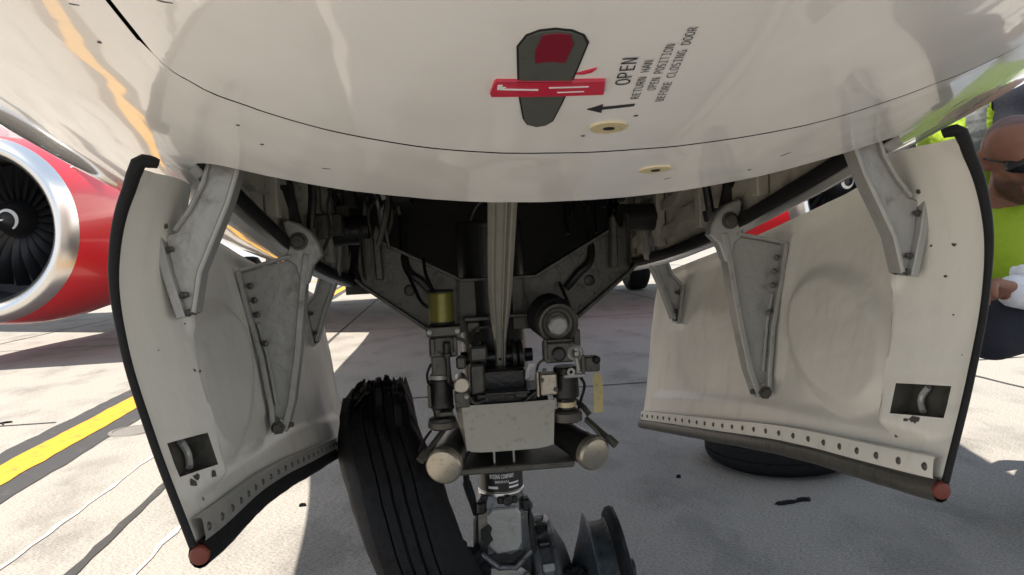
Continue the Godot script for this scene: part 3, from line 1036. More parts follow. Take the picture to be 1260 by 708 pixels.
func hinge_parts(door: Node3D, mi: bool) -> void:
	# goose-neck arm at the front
	var t := Transform3D(Basis(), P(0, 0, 0.873))
	var mb := MB.new()
	mb.mirror = mi
	mb.plate(PackedVector2Array(vv([[0.335, 1.33], [0.356, 1.25], [0.367, 1.195], [0.379, 1.162], [0.395, 1.128], [0.415, 1.086], [0.424, 1.042], [0.434, 1.042], [0.444, 1.085], [0.450, 1.128], [0.437, 1.132], [0.418, 1.156], [0.402, 1.184], [0.393, 1.215], [0.387, 1.27], [0.375, 1.33]])), 0.012, t)
	mb.flange(vv([[0.333, 1.33], [0.354, 1.25], [0.366, 1.195], [0.378, 1.162], [0.394, 1.128], [0.414, 1.086], [0.424, 1.040]]), 0.006, 0.028, t)
	mb.flange(vv([[0.377, 1.33], [0.389, 1.27], [0.394, 1.215], [0.403, 1.185], [0.419, 1.157], [0.438, 1.133]]), 0.005, 0.028, t)
	var arm := part("hinge_arm", mb, M.grey_metal, door, 30)
	mb = MB.new()
	mb.mirror = mi
	mb.flange(vv([[0.458, 1.142], [0.448, 1.085], [0.436, 1.035]]), 0.010, 0.036, t)
	part("foot_flange", mb, M.grey_metal, arm, 30)
	for q in [[0.452, 1.138], [0.447, 1.112], [0.435, 1.060], [0.430, 1.040]]:
		for z in [-0.011, 0.011]:
			bolt("bolt", P(q[0], q[1], 0.873 + z), Vector3(-1, 0.15, 0), 0.0035, 0.007, M.screw_steel, arm, mi)
	# middle drive bracket
	t = Transform3D(Basis(), P(0, 0, 1.315))
	mb = MB.new()
	mb.mirror = mi
	mb.plate(PackedVector2Array(vv([[0.385, 1.10], [0.40, 1.092], [0.44, 1.084], [0.487, 1.072], [0.477, 1.016], [0.457, 0.92], [0.446, 0.82], [0.430, 0.81], [0.414, 0.85], [0.398, 0.93], [0.38, 1.05]])), 0.006, t)
	mb.flange(vv([[0.372, 1.100], [0.380, 1.055], [0.398, 0.930], [0.414, 0.845], [0.430, 0.795]]), 0.011, 0.034, t)
	mb.flange(vv([[0.396, 1.098], [0.44, 1.088], [0.489, 1.076]]), 0.006, 0.034, t)
	mb.flange(vv([[0.487, 1.076], [0.477, 1.016], [0.458, 0.925], [0.448, 0.84], [0.446, 0.795]]), 0.008, 0.042, t)
	mb.flange(vv([[0.462, 0.985], [0.450, 0.93], [0.440, 0.84]]), 0.006, 0.022, t)
	mb.plate(PackedVector2Array(vv([[0.345, 1.098], [0.350, 1.118], [0.362, 1.138], [0.380, 1.152], [0.401, 1.160], [0.408, 1.155], [0.403, 1.128], [0.403, 1.108], [0.408, 1.094], [0.392, 1.080], [0.383, 1.040], [0.372, 1.05], [0.362, 1.08]])), 0.030, t, 0.003)
	var br := part("drive_bracket", mb, M.grey_metal, door, 30)
	bolt("pivot_bolt", P(0.383, 1.122, 1.300), Vector3(0, 0, 1), 0.0125, 0.012, M.olive_metal, br, mi)
	for q in [[0.470, 1.05], [0.465, 1.025], [0.462, 1.0], [0.452, 0.95]]:
		bolt("bolt", P(q[0], q[1], 1.300), Vector3(-0.6, 0, 0.8), 0.005, 0.010, M.screw_steel, br, mi)
	bolt("tip_bolt", P(0.438, 0.803, 1.297), Vector3(0, 0, 1), 0.010, 0.010, M.screw_steel, br, mi)
	bolt("bolt", P(0.425, 0.805, 1.305), Vector3(-1, 0, 0.2), 0.005, 0.012, M.screw_steel, br, mi)
	mb = MB.new()
	mb.mirror = mi
	mb.plate(PackedVector2Array(vv([[0.374, 1.118], [0.392, 1.128], [0.425, 1.17], [0.428, 1.24], [0.40, 1.32], [0.37, 1.32], [0.395, 1.23], [0.39, 1.18]])), 0.014, Transform3D(Basis(), P(0, 0, 1.345)))
	mb.tube([P(0.375, 1.13, 1.37), P(0.366, 1.2, 1.37), P(0.362, 1.4, 1.38)], 0.008, 10)
	mb.tube([P(0.377, 1.125, 1.368), P(0.374, 1.145, 1.37)], 0.016, 10)
	part("drive_link", mb, M.dark_metal, door, 30)
	# rear arm
	t = Transform3D(Basis(), P(0, 0, 1.9))
	mb = MB.new()
	mb.mirror = mi
	mb.plate(PackedVector2Array(vv([[0.385, 1.20], [0.393, 1.10], [0.402, 1.045], [0.412, 1.020], [0.436, 0.965], [0.462, 0.885], [0.475, 0.875], [0.484, 0.966], [0.456, 0.998], [0.436, 1.06], [0.430, 1.11], [0.425, 1.20]])), 0.012, t)
	mb.flange(vv([[0.383, 1.20], [0.391, 1.10], [0.400, 1.045], [0.410, 1.020], [0.434, 0.965], [0.462, 0.880]]), 0.009, 0.042, t)
	mb.flange(vv([[0.427, 1.20], [0.432, 1.11], [0.438, 1.06], [0.458, 0.998], [0.486, 0.968]]), 0.007, 0.042, t)
	mb.flange(vv([[0.486, 0.972], [0.478, 0.92], [0.470, 0.868]]), 0.009, 0.048, t)
	arm = part("hinge_arm", mb, M.grey_metal, door, 30)
	for q in [[0.476, 0.950], [0.470, 0.900], [0.466, 0.880]]:
		bolt("bolt", P(q[0], q[1], 1.885), Vector3(-1, 0.1, 0.2), 0.005, 0.010, M.screw_steel, arm, mi)

# ---------------------------------------------------------------- nose gear
func nose_gear(jet: Node3D) -> void:
	var gear := pivot("nose_gear", jet, "nose landing gear leg with a torn tyre and a bare scraped wheel rim")
	var cx := -0.018
	var mb: MB
	# trunnion webs: the spread arms of the outer cylinder
	for s in [-1.0, 1.0]:
		mb = MB.new()
		var X := func(a: Array) -> PackedVector2Array:
			var o := PackedVector2Array()
			for q in a: o.append(Vector2(cx * 0.3 + s * q[0], q[1]))
			return o
		var t := Transform3D(Basis(), P(0, 0, 1.80))
		mb.plate(X.call([[0.325, 1.13], [0.335, 1.06], [0.325, 1.02], [0.175, 0.905], [0.12, 0.89], [0.02, 0.89], [0.02, 1.015], [0.09, 1.015], [0.20, 1.075], [0.30, 1.13]]), 0.016, t)
		var lo := [[0.34, 1.035], [0.325, 1.018], [0.175, 0.903], [0.12, 0.888]]
		var up := [[0.30, 1.132], [0.20, 1.078], [0.09, 1.018], [0.02, 1.018]]
		var fl := []
		for q in lo: fl.append(Vector2(cx * 0.3 + s * q[0], q[1]))
		mb.flange(fl, 0.008, 0.06, t)
		fl = []
		for q in up: fl.append(Vector2(cx * 0.3 + s * q[0], q[1]))
		mb.flange(fl, 0.008, 0.05, t)
		var web := part("trunnion_web", mb, M.olive_metal, gear, 30)
		mb = MB.new()
		for k in 2:
			mb.plate(X.call([[0.272 + k * 0.04, 1.03], [0.290 + k * 0.03, 1.03 + k * 0.01], [0.292 + k * 0.03, 1.14], [0.284 + k * 0.03, 1.16], [0.276 + k * 0.04, 1.15]]), 0.02, Transform3D(Basis(), P(0, 0, 1.765 - 0.01 * k)), 0.003)
		part("trunnion_clevis", mb, M.olive_metal, web, 30)
		mb = MB.new()
		mb.tube([P(s * 0.31, 1.15, 1.82), P(s * 0.43, 1.15, 1.82)], 0.035, 16)
		part("trunnion_pin", mb, M.dark_metal, web)
		# elliptical hole in the web, as a dark blind pad with a raised lip
		mb = MB.new()
		mb.lathe([Vector2(0.0, 0.002), Vector2(0.011, 0.002), Vector2(0.013, 0.0005), Vector2(0.014, 0.0)], 20, aim(P(s * 0.22, 1.0, 1.792), Vector3(0, 0, 1)))
		part("web_boss", mb, M.dark_metal, web)
		mb = MB.new()
		mb.tube(smooth_path([P(s * 0.16, 0.985, 1.785), P(s * 0.19, 1.02, 1.775), P(s * 0.225, 1.06, 1.785), P(s * 0.23, 1.18, 1.85)], 5), 0.010, 10)
		part("hose", mb, M.dark_metal, web)
	# outer cylinder and collar
	mb = MB.new()
	mb.lathe([Vector2(0.0, 1.16), Vector2(0.078, 1.16), Vector2(0.082, 1.15), Vector2(0.082, 0.70), Vector2(0.09, 0.69), Vector2(0.09, 0.64), Vector2(0.075, 0.63), Vector2(0.072, 0.56)], 40, Transform3D(Basis(), P(cx, 0, 1.86)))
	part("outer_cylinder", mb, M.dark_metal, gear)
	mb = MB.new()
	for q in [[-0.085, 0.955], [0.075, 0.955]]:
		mb.box(P(cx + q[0], q[1], 1.775), Vector3(0.004, 0.125, 0.006), 0.001)
	mb.box(P(cx - 0.04, 0.925, 1.76), Vector3(0.075, 0.012, 0.02), 0.003)
	mb.box(P(cx + 0.05, 0.928, 1.76), Vector3(0.06, 0.010, 0.02), 0.003)
	mb.box(P(cx - 0.055, 0.905, 1.765), Vector3(0.03, 0.026, 0.02), 0.003)
	part("bracket_strip", mb, M.olive_metal, gear)
	# drag brace: an I-beam from the bay down to the leg
	mb = MB.new()
	var rows := [[1.42, 1.22, 0.034, 0.055], [1.19, 1.46, 0.034, 0.05], [1.08, 1.57, 0.033, 0.045], [1.0, 1.64, 0.031, 0.04], [0.94, 1.68, 0.026, 0.036], [0.89, 1.705, 0.017, 0.03], [0.80, 1.73, 0.013, 0.026]]
	var prof := [[-1, 0.3], [-0.72, 1.0], [-0.55, 0.9], [-0.45, 0.1], [0.10, 0.1], [0.18, 0.75], [0.30, 0.75], [0.40, 0.1], [0.45, 0.1], [0.55, 0.9], [0.72, 1.0], [1, 0.3], [1, -1], [-1, -1], [-1, 0.3]]
	var steps := []
	for i in 41:
		var k := i / 40.0 * (rows.size() - 1)
		var a: Array = rows[int(minf(k, rows.size() - 2))]
		var b: Array = rows[int(minf(k, rows.size() - 2)) + 1]
		var f: float = k - int(minf(k, rows.size() - 2))
		steps.append([lerpf(a[0], b[0], f), lerpf(a[1], b[1], f), lerpf(a[2], b[2], f), lerpf(a[3], b[3], f)])
	mb.sheet(func(i, j):
		var r: Array = steps[i]
		var q: Array = prof[j]
		return P(cx + 0.004 + q[0] * r[2] * 0.86, r[0] + 0.35 * q[1] * r[3] * 0.5, r[1] - q[1] * r[3] * 0.5), 40, prof.size() - 1)
	part("drag_brace", mb, M.brace_paint, gear, 30)
	mb = MB.new()
	for x in [-0.036, 0.036, 0.052]:
		mb.lathe([Vector2(0, 0.006), Vector2(0.034, 0.006), Vector2(0.038, 0.003), Vector2(0.038, -0.006), Vector2(0, -0.006)], 28, aim(P(cx + x, 0.835, 1.73), Vector3(1, 0, 0)))
	mb.tube([P(cx - 0.09, 0.835, 1.735), P(cx + 0.08, 0.835, 1.735)], 0.016, 16)
	part("brace_lug", mb, M.dark_metal, gear)
	mb = MB.new()
	mb.plate(PackedVector2Array(vv([[0.034, 0.790], [0.037, 0.812], [0.046, 0.826], [0.060, 0.828], [0.057, 0.818], [0.048, 0.812], [0.044, 0.792]])), 0.006, Transform3D(Basis(), P(0, 0, 1.66)))
	part("bright_bracket", mb, M.print_white, gear, 38, "small bright bracket beside the brace lug")
	left_valves(gear)
	right_valves(gear)
	steering(gear)
	small_lines(gear)
	lower_leg(gear, cx)
	wheels(gear, cx)

func small_lines(gear: Node3D) -> void:
	var runs := [
		[[-0.118, 0.90, 1.62], [-0.095, 0.885, 1.63], [-0.085, 0.84, 1.66], [-0.06, 0.81, 1.68]],
		[[-0.176, 0.845, 1.62], [-0.186, 0.82, 1.63], [-0.183, 0.79, 1.645]],
		[[-0.10, 0.775, 1.60], [-0.085, 0.755, 1.605], [-0.06, 0.758, 1.62]],
		[[0.135, 0.885, 1.64], [0.155, 0.905, 1.66], [0.15, 0.95, 1.70], [0.14, 1.0, 1.76]],
		[[0.075, 0.84, 1.61], [0.062, 0.83, 1.62], [0.058, 0.80, 1.64], [0.062, 0.77, 1.65]],
		[[0.15, 0.80, 1.62], [0.165, 0.775, 1.63], [0.158, 0.74, 1.64], [0.15, 0.70, 1.66]],
		[[0.165, 0.69, 1.64], [0.185, 0.67, 1.625], [0.195, 0.655, 1.62]],
		[[-0.185, 0.69, 1.65], [-0.20, 0.675, 1.63], [-0.212, 0.655, 1.615]],
		[[-0.03, 0.905, 1.75], [-0.07, 0.90, 1.745], [-0.085, 0.87, 1.72]],
		[[0.02, 0.745, 1.61], [0.05, 0.768, 1.61], [0.075, 0.765, 1.60]]]
	for k in runs.size():
		var pts := []
		for q in runs[k]: pts.append(P(q[0], q[1], q[2]))
		var mb := MB.new()
		mb.tube(smooth_path(pts, 6), [0.0042, 0.003, 0.0035][k % 3], 8)
		part("hydraulic_line", mb, M.dark_metal if k % 2 else M.olive_metal, gear)
	for q in [[-0.175, 0.917, 1.599], [-0.115, 0.917, 1.599], [-0.158, 0.868, 1.609], [-0.128, 0.895, 1.609], [0.08, 0.84, 1.594], [0.134, 0.872, 1.594], [0.062, 0.80, 1.581], [0.092, 0.778, 1.581], [-0.06, 0.758, 1.624], [0.03, 0.758, 1.624], [-0.09, 0.735, 1.639], [0.07, 0.82, 1.59], [-0.122, 0.76, 1.584], [-0.103, 0.775, 1.584]]:
		bolt("bolt", P(q[0], q[1], q[2]), Vector3(0, 0, 1), 0.0045, 0.005, M.grey_metal if int(q[0] * 1000) % 2 else M.screw_steel, gear)
	for s in [-1.0, 1.0]:
		for q in [[0.32, 1.04], [0.28, 0.995], [0.24, 0.965], [0.20, 0.935], [0.27, 1.10], [0.21, 1.062], [0.15, 1.035]]:
			bolt("bolt", P(s * q[0] - 0.006, q[1], 1.79), Vector3(0, 0, 1), 0.005, 0.005, M.screw_steel, gear)

func can(called: String, prof: Array, at: Vector3, dir: Vector3, m: Material, parent: Node, seg := 28) -> MeshInstance3D:
	var mb := MB.new()
	mb.lathe(prof.map(func(q): return Vector2(q[0], q[1])), seg, aim(at, dir))
	return part(called, mb, m, parent, 30)

func left_valves(gear: Node3D) -> void:
	var mb: MB
	can("green_canister", [[0, 0.068], [0.022, 0.068], [0.026, 0.066], [0.0275, 0.062], [0.0275, 0.0], [0.022, 0.0]], P(-0.147, 0.935, 1.63), Vector3(0, 1, 0), M.green_metal, gear, 32).set_meta("label", "olive green canister atop the left valve stack")
	mb = MB.new()
	mb.lathe([Vector2(0, 0.004), Vector2(0.0285, 0.004), Vector2(0.030, 0.002), Vector2(0.030, -0.001), Vector2(0.028, -0.001)], 32, Transform3D(Basis(), P(-0.147, 1.002, 1.63)))
	mb.lathe([Vector2(0, 0.004), Vector2(0.029, 0.003), Vector2(0.030, 0.0), Vector2(0.028, -0.003)], 32, Transform3D(Basis(), P(-0.147, 0.934, 1.63)))
	part("canister_rim", mb, M.dark_metal, gear)
	mb = MB.new()
	mb.box(P(-0.1445, 0.917, 1.63), Vector3(0.074, 0.021, 0.06), 0.002)
	part("valve_flange", mb, M.olive_metal, gear)
	mb = MB.new()
	mb.box(P(-0.147, 0.882, 1.635), Vector3(0.062, 0.046, 0.05), 0.004)
	mb.box(P(-0.158, 0.840, 1.635), Vector3(0.034, 0.044, 0.04), 0.003)
	mb.box(P(-0.121, 0.888, 1.605), Vector3(0.010, 0.034, 0.012), 0.002)
	mb.box(P(-0.170, 0.886, 1.605), Vector3(0.010, 0.034, 0.012), 0.002)
	part("valve_body", mb, M.olive_metal, gear)
	can("union_nut", [[0, 0.03], [0.006, 0.03], [0.0085, 0.026], [0.0085, 0.006], [0.011, 0.004], [0.011, -0.004], [0, -0.004]], P(-0.140, 0.866, 1.595), Vector3(0, 1, 0), M.dark_metal, gear, 12)
	mb = MB.new()
	mb.tube(smooth_path([P(-0.140, 0.868, 1.595), P(-0.139, 0.84, 1.594), P(-0.137, 0.81, 1.60), P(-0.128, 0.79, 1.62)], 5), 0.006, 10)
	mb.tube(smooth_path([P(-0.222, 1.045, 1.76), P(-0.205, 1.01, 1.70), P(-0.19, 0.98, 1.65), P(-0.172, 0.968, 1.63)], 6), 0.0042, 8)
	mb.tube(smooth_path([P(-0.181, 1.075, 1.72), P(-0.178, 1.045, 1.68), P(-0.166, 1.01, 1.64), P(-0.160, 0.999, 1.63)], 6), 0.0042, 8)
	part("hydraulic_pipe", mb, M.dark_metal, gear)
	can("plug", [[0, 0.012], [0.0145, 0.012], [0.017, 0.010], [0.017, -0.02], [0.013, -0.022], [0.013, -0.08]], P(-0.112, 0.801, 1.59), Vector3(0, 0, 1), M.cap_metal, gear)
	mb = MB.new()
	mb.box(P(-0.112, 0.768, 1.60), Vector3(0.032, 0.035, 0.03), 0.003)
	mb.box(P(-0.075, 0.80, 1.66), Vector3(0.034, 0.07, 0.05), 0.005)
	mb.box(P(-0.070, 0.858, 1.66), Vector3(0.04, 0.034, 0.05), 0.005)
	mb.box(P(-0.110, 0.842, 1.64), Vector3(0.022, 0.028, 0.03), 0.004)
	part("manifold", mb, M.olive_metal, gear)
	# swivel below
	can("swivel_joint", [[0, 0.052], [0.018, 0.052], [0.021, 0.048], [0.021, 0.036], [0.026, 0.034], [0.027, 0.0], [0.027, -0.026], [0.022, -0.030], [0.019, -0.038], [0.019, -0.046], [0.029, -0.050], [0.030, -0.054], [0.030, -0.072], [0.026, -0.076], [0.0, -0.076]], P(-0.158, 0.772, 1.64), Vector3(0, 1, 0), M.dark_metal, gear)
	can("swivel_collar", [[0.0212, 0.0], [0.0235, 0.001], [0.0235, 0.010], [0.0212, 0.011]], P(-0.158, 0.808, 1.64), Vector3(0, 1, 0), M.grey_metal, gear)
	can("swivel_collar", [[0.0300, 0.0], [0.0325, 0.002], [0.0325, 0.014], [0.030, 0.016]], P(-0.158, 0.699, 1.64), Vector3(0, 1, 0), M.olive_metal, gear)
	mb = MB.new()
	mb.box(P(-0.183, 0.775, 1.62), Vector3(0.008, 0.05, 0.02), 0.002)
	mb.box(P(-0.148, 0.735, 1.612), Vector3(0.03, 0.010, 0.012), 0.002)
	part("swivel_clip", mb, M.olive_metal, gear)

func right_valves(gear: Node3D) -> void:
	var mb: MB
	var back := Vector3(0.35, -0.25, 1.0)
	can("accumulator_sleeve", [[0.0, 0.02], [0.047, 0.02], [0.050, 0.016], [0.050, -0.02]], P(0.099, 0.930, 1.655), back, M.seal_rubber, gear, 36)
	var cyl := can("accumulator", [[0, -0.004], [0.024, -0.004], [0.027, -0.001], [0.033, 0.0], [0.036, 0.006], [0.040, 0.009], [0.0445, 0.008], [0.0465, 0.004], [0.0465, -0.05], [0.0, -0.05]], P(0.1085, 0.918, 1.615), Vector3(0.1, -0.05, 1.0), M.olive_metal, gear, 40)
	can("end_plug", [[0, 0.010], [0.018, 0.010], [0.023, 0.006], [0.024, -0.004]], P(0.1085, 0.913, 1.615), Vector3(0.1, -0.05, 1.0), M.grey_metal, cyl, 8)
	mb = MB.new()
	mb.box(P(0.107, 0.856, 1.62), Vector3(0.066, 0.046, 0.05), 0.004)
	mb.box(P(0.107, 0.883, 1.60), Vector3(0.06, 0.006, 0.02), 0.002)
	mb.box(P(0.075, 0.863, 1.595), Vector3(0.008, 0.05, 0.012), 0.002)
	mb.box(P(0.152, 0.880, 1.65), Vector3(0.018, 0.045, 0.04), 0.004)
	part("valve_body", mb, M.olive_metal, gear)
	can("valve_gland", [[0, 0.006], [0.012, 0.006], [0.016, 0.003], [0.016, -0.01]], P(0.104, 0.853, 1.594), Vector3(0, 0, 1), M.dark_metal, gear, 20)
	can("ring_fitting", [[0.0, -0.002], [0.009, -0.002], [0.010, 0.004], [0.014, 0.007], [0.018, 0.004], [0.018, -0.02]], P(0.142, 0.853, 1.598), Vector3(-0.05, 0, 1), M.grey_metal, gear)
	can("ring_hub", [[0, 0.008], [0.005, 0.008], [0.006, 0.0]], P(0.143, 0.851, 1.598), Vector3(0, 0, 1), M.grey_metal, gear, 16)
	mb = MB.new()
	mb.box(P(0.178, 0.826, 1.605), Vector3(0.032, 0.033, 0.032), 0.003)
	mb.box(P(0.157, 0.828, 1.605), Vector3(0.010, 0.040, 0.03), 0.002)
	part("connector", mb, M.olive_metal, gear)
	can("connector_port", [[0, 0.003], [0.005, 0.003], [0.0075, 0.006], [0.009, 0.003], [0.009, -0.004]], P(0.186, 0.836, 1.588), Vector3(0.15, 0, 1), M.dark_metal, gear, 16)
	# drop link with an eye
	mb = MB.new()
	mb.tube([P(0.143, 0.842, 1.592), P(0.146, 0.815, 1.590)], 0.005, 10)
	mb.lathe([Vector2(0.004, 0.003), Vector2(0.009, 0.003), Vector2(0.009, -0.003), Vector2(0.004, -0.003), Vector2(0.004, 0.003)], 16, aim(P(0.129, 0.812, 1.592), Vector3(0, 0, 1)))
	mb.box(P(0.138, 0.802, 1.60), Vector3(0.05, 0.008, 0.012), 0.002)
	part("link_eye", mb, M.grey_metal, gear)
	# tag
	mb = MB.new()
	mb.sheet(func(i, j): return P(0.190 + [-0.0105, 0.0105][j] * (1.0 if i > 0 else 0.45), lerpf(0.803, 0.714, pow(i / 10.0, 1.0)), 1.605 - 0.004 * sin(i * 0.35)), 10, 1)
	mb.sheet(func(i, j): return P(0.190 + [-0.0105, 0.0105][j] * (1.0 if i > 0 else 0.45), lerpf(0.803, 0.714, pow(i / 10.0, 1.0)), 1.6065 - 0.004 * sin(i * 0.35)), 10, 1, true)
	part("hanging_tag", mb, M.tag_cloth, gear, 38, "pale yellow tag hanging from the right connector")
	mb = MB.new()
	mb.tube([P(0.190, 0.80, 1.605), P(0.189, 0.812, 1.600)], 0.002, 6)
	part("tag_cord", mb, M.tag_cloth, gear)
	mb = MB.new()
	mb.box(P(0.078, 0.789, 1.60), Vector3(0.036, 0.048, 0.035), 0.003)
	mb.box(P(0.055, 0.79, 1.60), Vector3(0.006, 0.058, 0.02), 0.002)
	part("valve_block", mb, M.cap_metal, gear)
	can("swivel_joint", [[0, 0.062], [0.024, 0.062], [0.0265, 0.058], [0.0265, 0.046], [0.029, 0.044], [0.030, 0.0], [0.030, -0.006], [0.023, -0.010], [0.019, -0.026], [0.020, -0.034], [0.030, -0.038], [0.031, -0.058], [0.028, -0.064], [0.0, -0.064]], P(0.122, 0.758, 1.63), Vector3(0, 1, 0), M.dark_metal, gear)
	can("swivel_collar", [[0.031, 0.0], [0.0345, 0.002], [0.0345, 0.020], [0.031, 0.023]], P(0.122, 0.696, 1.63), Vector3(0, 1, 0), M.olive_metal, gear)
	can("swivel_collar", [[0.0200, 0.0], [0.0225, 0.001], [0.0225, 0.012], [0.020, 0.013]], P(0.122, 0.728, 1.63), Vector3(0, 1, 0), M.lock_brass, gear)

func steering(gear: Node3D) -> void:
	var mb := MB.new()
	# bent cover: front face with folded sides
	var f := func(u: float, y: float) -> Vector3:
		# u from the left flange's rear edge (0) round the front to the right flange's rear edge (1)
		var k := (y - 0.645) / 0.106
		var w := lerpf(0.096, 0.103, k)
		var x: float
		var d: float
		if u < 0.2:
			x = -w - 0.016 * (1 - u / 0.2)
			d = lerpf(1.680, 1.602, u / 0.2)
		elif u > 0.8:
			x = w + 0.012 * ((u - 0.8) / 0.2)
			d = lerpf(1.602, 1.680, (u - 0.8) / 0.2)
		else:
			var q := (u - 0.5) / 0.3
			x = w * q
			d = 1.600 + 0.004 * q * q
		var yy := y
		if u < 0.2 or u > 0.8:
			var q2: float = (1 - u / 0.2) if u < 0.2 else (u - 0.8) / 0.2
			yy = y + q2 * (0.020 * k + 0.055 * (1 - k))
		else:
			yy += 0.007 * pow(absf(u - 0.5) / 0.3, 8) * (1 - k)
		return P(-0.0115 + x, yy, d)
	var us := [0.0, 0.05, 0.1, 0.15, 0.185, 0.197, 0.203, 0.215, 0.24, 0.3, 0.4, 0.5, 0.6, 0.7, 0.76, 0.785, 0.797, 0.803, 0.815, 0.85, 0.9, 0.95, 1.0]
	for k in 2:
		mb.sheet(func(i, j):
			var p: Vector3 = f.call(us[i], lerpf(0.645, 0.751, j / 6.0))
			return p + (Vector3(0, 0, -0.003) if k else Vector3()), us.size() - 1, 6, k == 1)
	mb.sheet(func(i, j): return f.call(us[i], 0.751) + Vector3(0, 0, -0.003 * j), us.size() - 1, 1)
	mb.sheet(func(i, j): return f.call(us[i], 0.645) + Vector3(0, 0, -0.003 * j), us.size() - 1, 1, true)
	part("cover_box", mb, M.box_paint, gear, 32, "cream painted sheet cover between the steering cylinders")
	mb = MB.new()
	mb.box(P(-0.012, 0.715, 1.70), Vector3(0.19, 0.11, 0.12), 0.008)
	mb.box(P(-0.012, 0.758, 1.655), Vector3(0.14, 0.026, 0.06), 0.004)
	mb.box(P(-0.012, 0.79, 1.70), Vector3(0.10, 0.05, 0.06), 0.006)
	part("collar_block", mb, M.dark_metal, gear)
	mb = MB.new()
	mb.box(P(-0.012, 0.772, 1.618), Vector3(0.10, 0.008, 0.03), 0.002)
	mb.box(P(0.018, 0.766, 1.612), Vector3(0.03, 0.014, 0.02), 0.003)
	part("switch_bracket", mb, M.dark_metal, gear)
	# the plate under everything
	mb = MB.new()
	mb.plate(PackedVector2Array([Vector2(-0.185, -1.64), Vector2(0.135, -1.64), Vector2(0.155, -1.72), Vector2(0.12, -1.84), Vector2(-0.15, -1.84), Vector2(-0.20, -1.72)]), 0.016, Transform3D(Basis(Vector3.RIGHT, Vector3(0, 0, 1), Vector3(0, -1, 0)), Vector3(0, 0.592, 0)), 0.003)
	part("steering_plate", mb, M.olive_metal, gear, 25)
	for x in [-0.045, 0.0]:
		mb = MB.new()
		mb.tube([P(x, 0.60, 1.665), P(x, 0.66, 1.665)], 0.003, 8)
		part("stud", mb, M.grey_metal, gear)
	for x in [-0.14, -0.02, 0.09]:
		bolt("bolt", P(x, 0.591, 1.641), Vector3(0, 0, 1), 0.005, 0.005, M.screw_steel, gear)
	for s in [-1.0, 1.0]:
		var cap_at := P(-0.163, 0.623, 1.585) if s < 0 else P(0.179, 0.6205, 1.60)
		var root := P(-0.100, 0.655, 1.80) if s < 0 else P(0.095, 0.655, 1.80)
		var dir := cap_at - root
		var r := 0.041 if s < 0 else 0.0395
		var L := dir.length()
		var cyl := can("steering_cylinder", [[0, L - 0.012], [r * 0.96, L - 0.012], [r * 0.96, L - 0.05], [r * 0.88, L - 0.06], [r * 0.86, 0.02], [r * 0.6, 0.0], [0, 0]], root, dir, M.dark_metal, gear, 36)
		var cap := can("end_cap", [[0, 0.010], [r * 0.6, 0.0085], [r * 0.88, 0.005], [r * 0.98, 0.0005], [r * 1.0, -0.003], [r * 1.0, -0.016], [r * 0.95, -0.018]], root + dir.normalized() * (L - 0.006), dir, M.cap_metal, cyl, 40)
		cap.set_meta("label", "round tan end cap of the steering cylinder")
		# hose union on the outer shoulder
		mb = MB.new()
		var a := cap_at + Vector3(s * 0.022, 0.040, -0.03)
		mb.tube([a + Vector3(-s * 0.03, 0.030, -0.03), a, a + Vector3(s * 0.018, -0.016, 0.012)], [0.006, 0.007, 0.007], 10)
		mb.tube([a + Vector3(s * 0.012, -0.010, 0.006), a + Vector3(s * 0.026, -0.024, 0.02)], 0.010, 8)
		mb.tube(smooth_path([a + Vector3(-s * 0.02, 0.035, -0.04), a + Vector3(-s * 0.035, 0.055, -0.06), a + Vector3(-s * 0.05, 0.06, -0.12)], 5), 0.007, 8)
		part("hose_union", mb, M.olive_metal, cyl, 30)

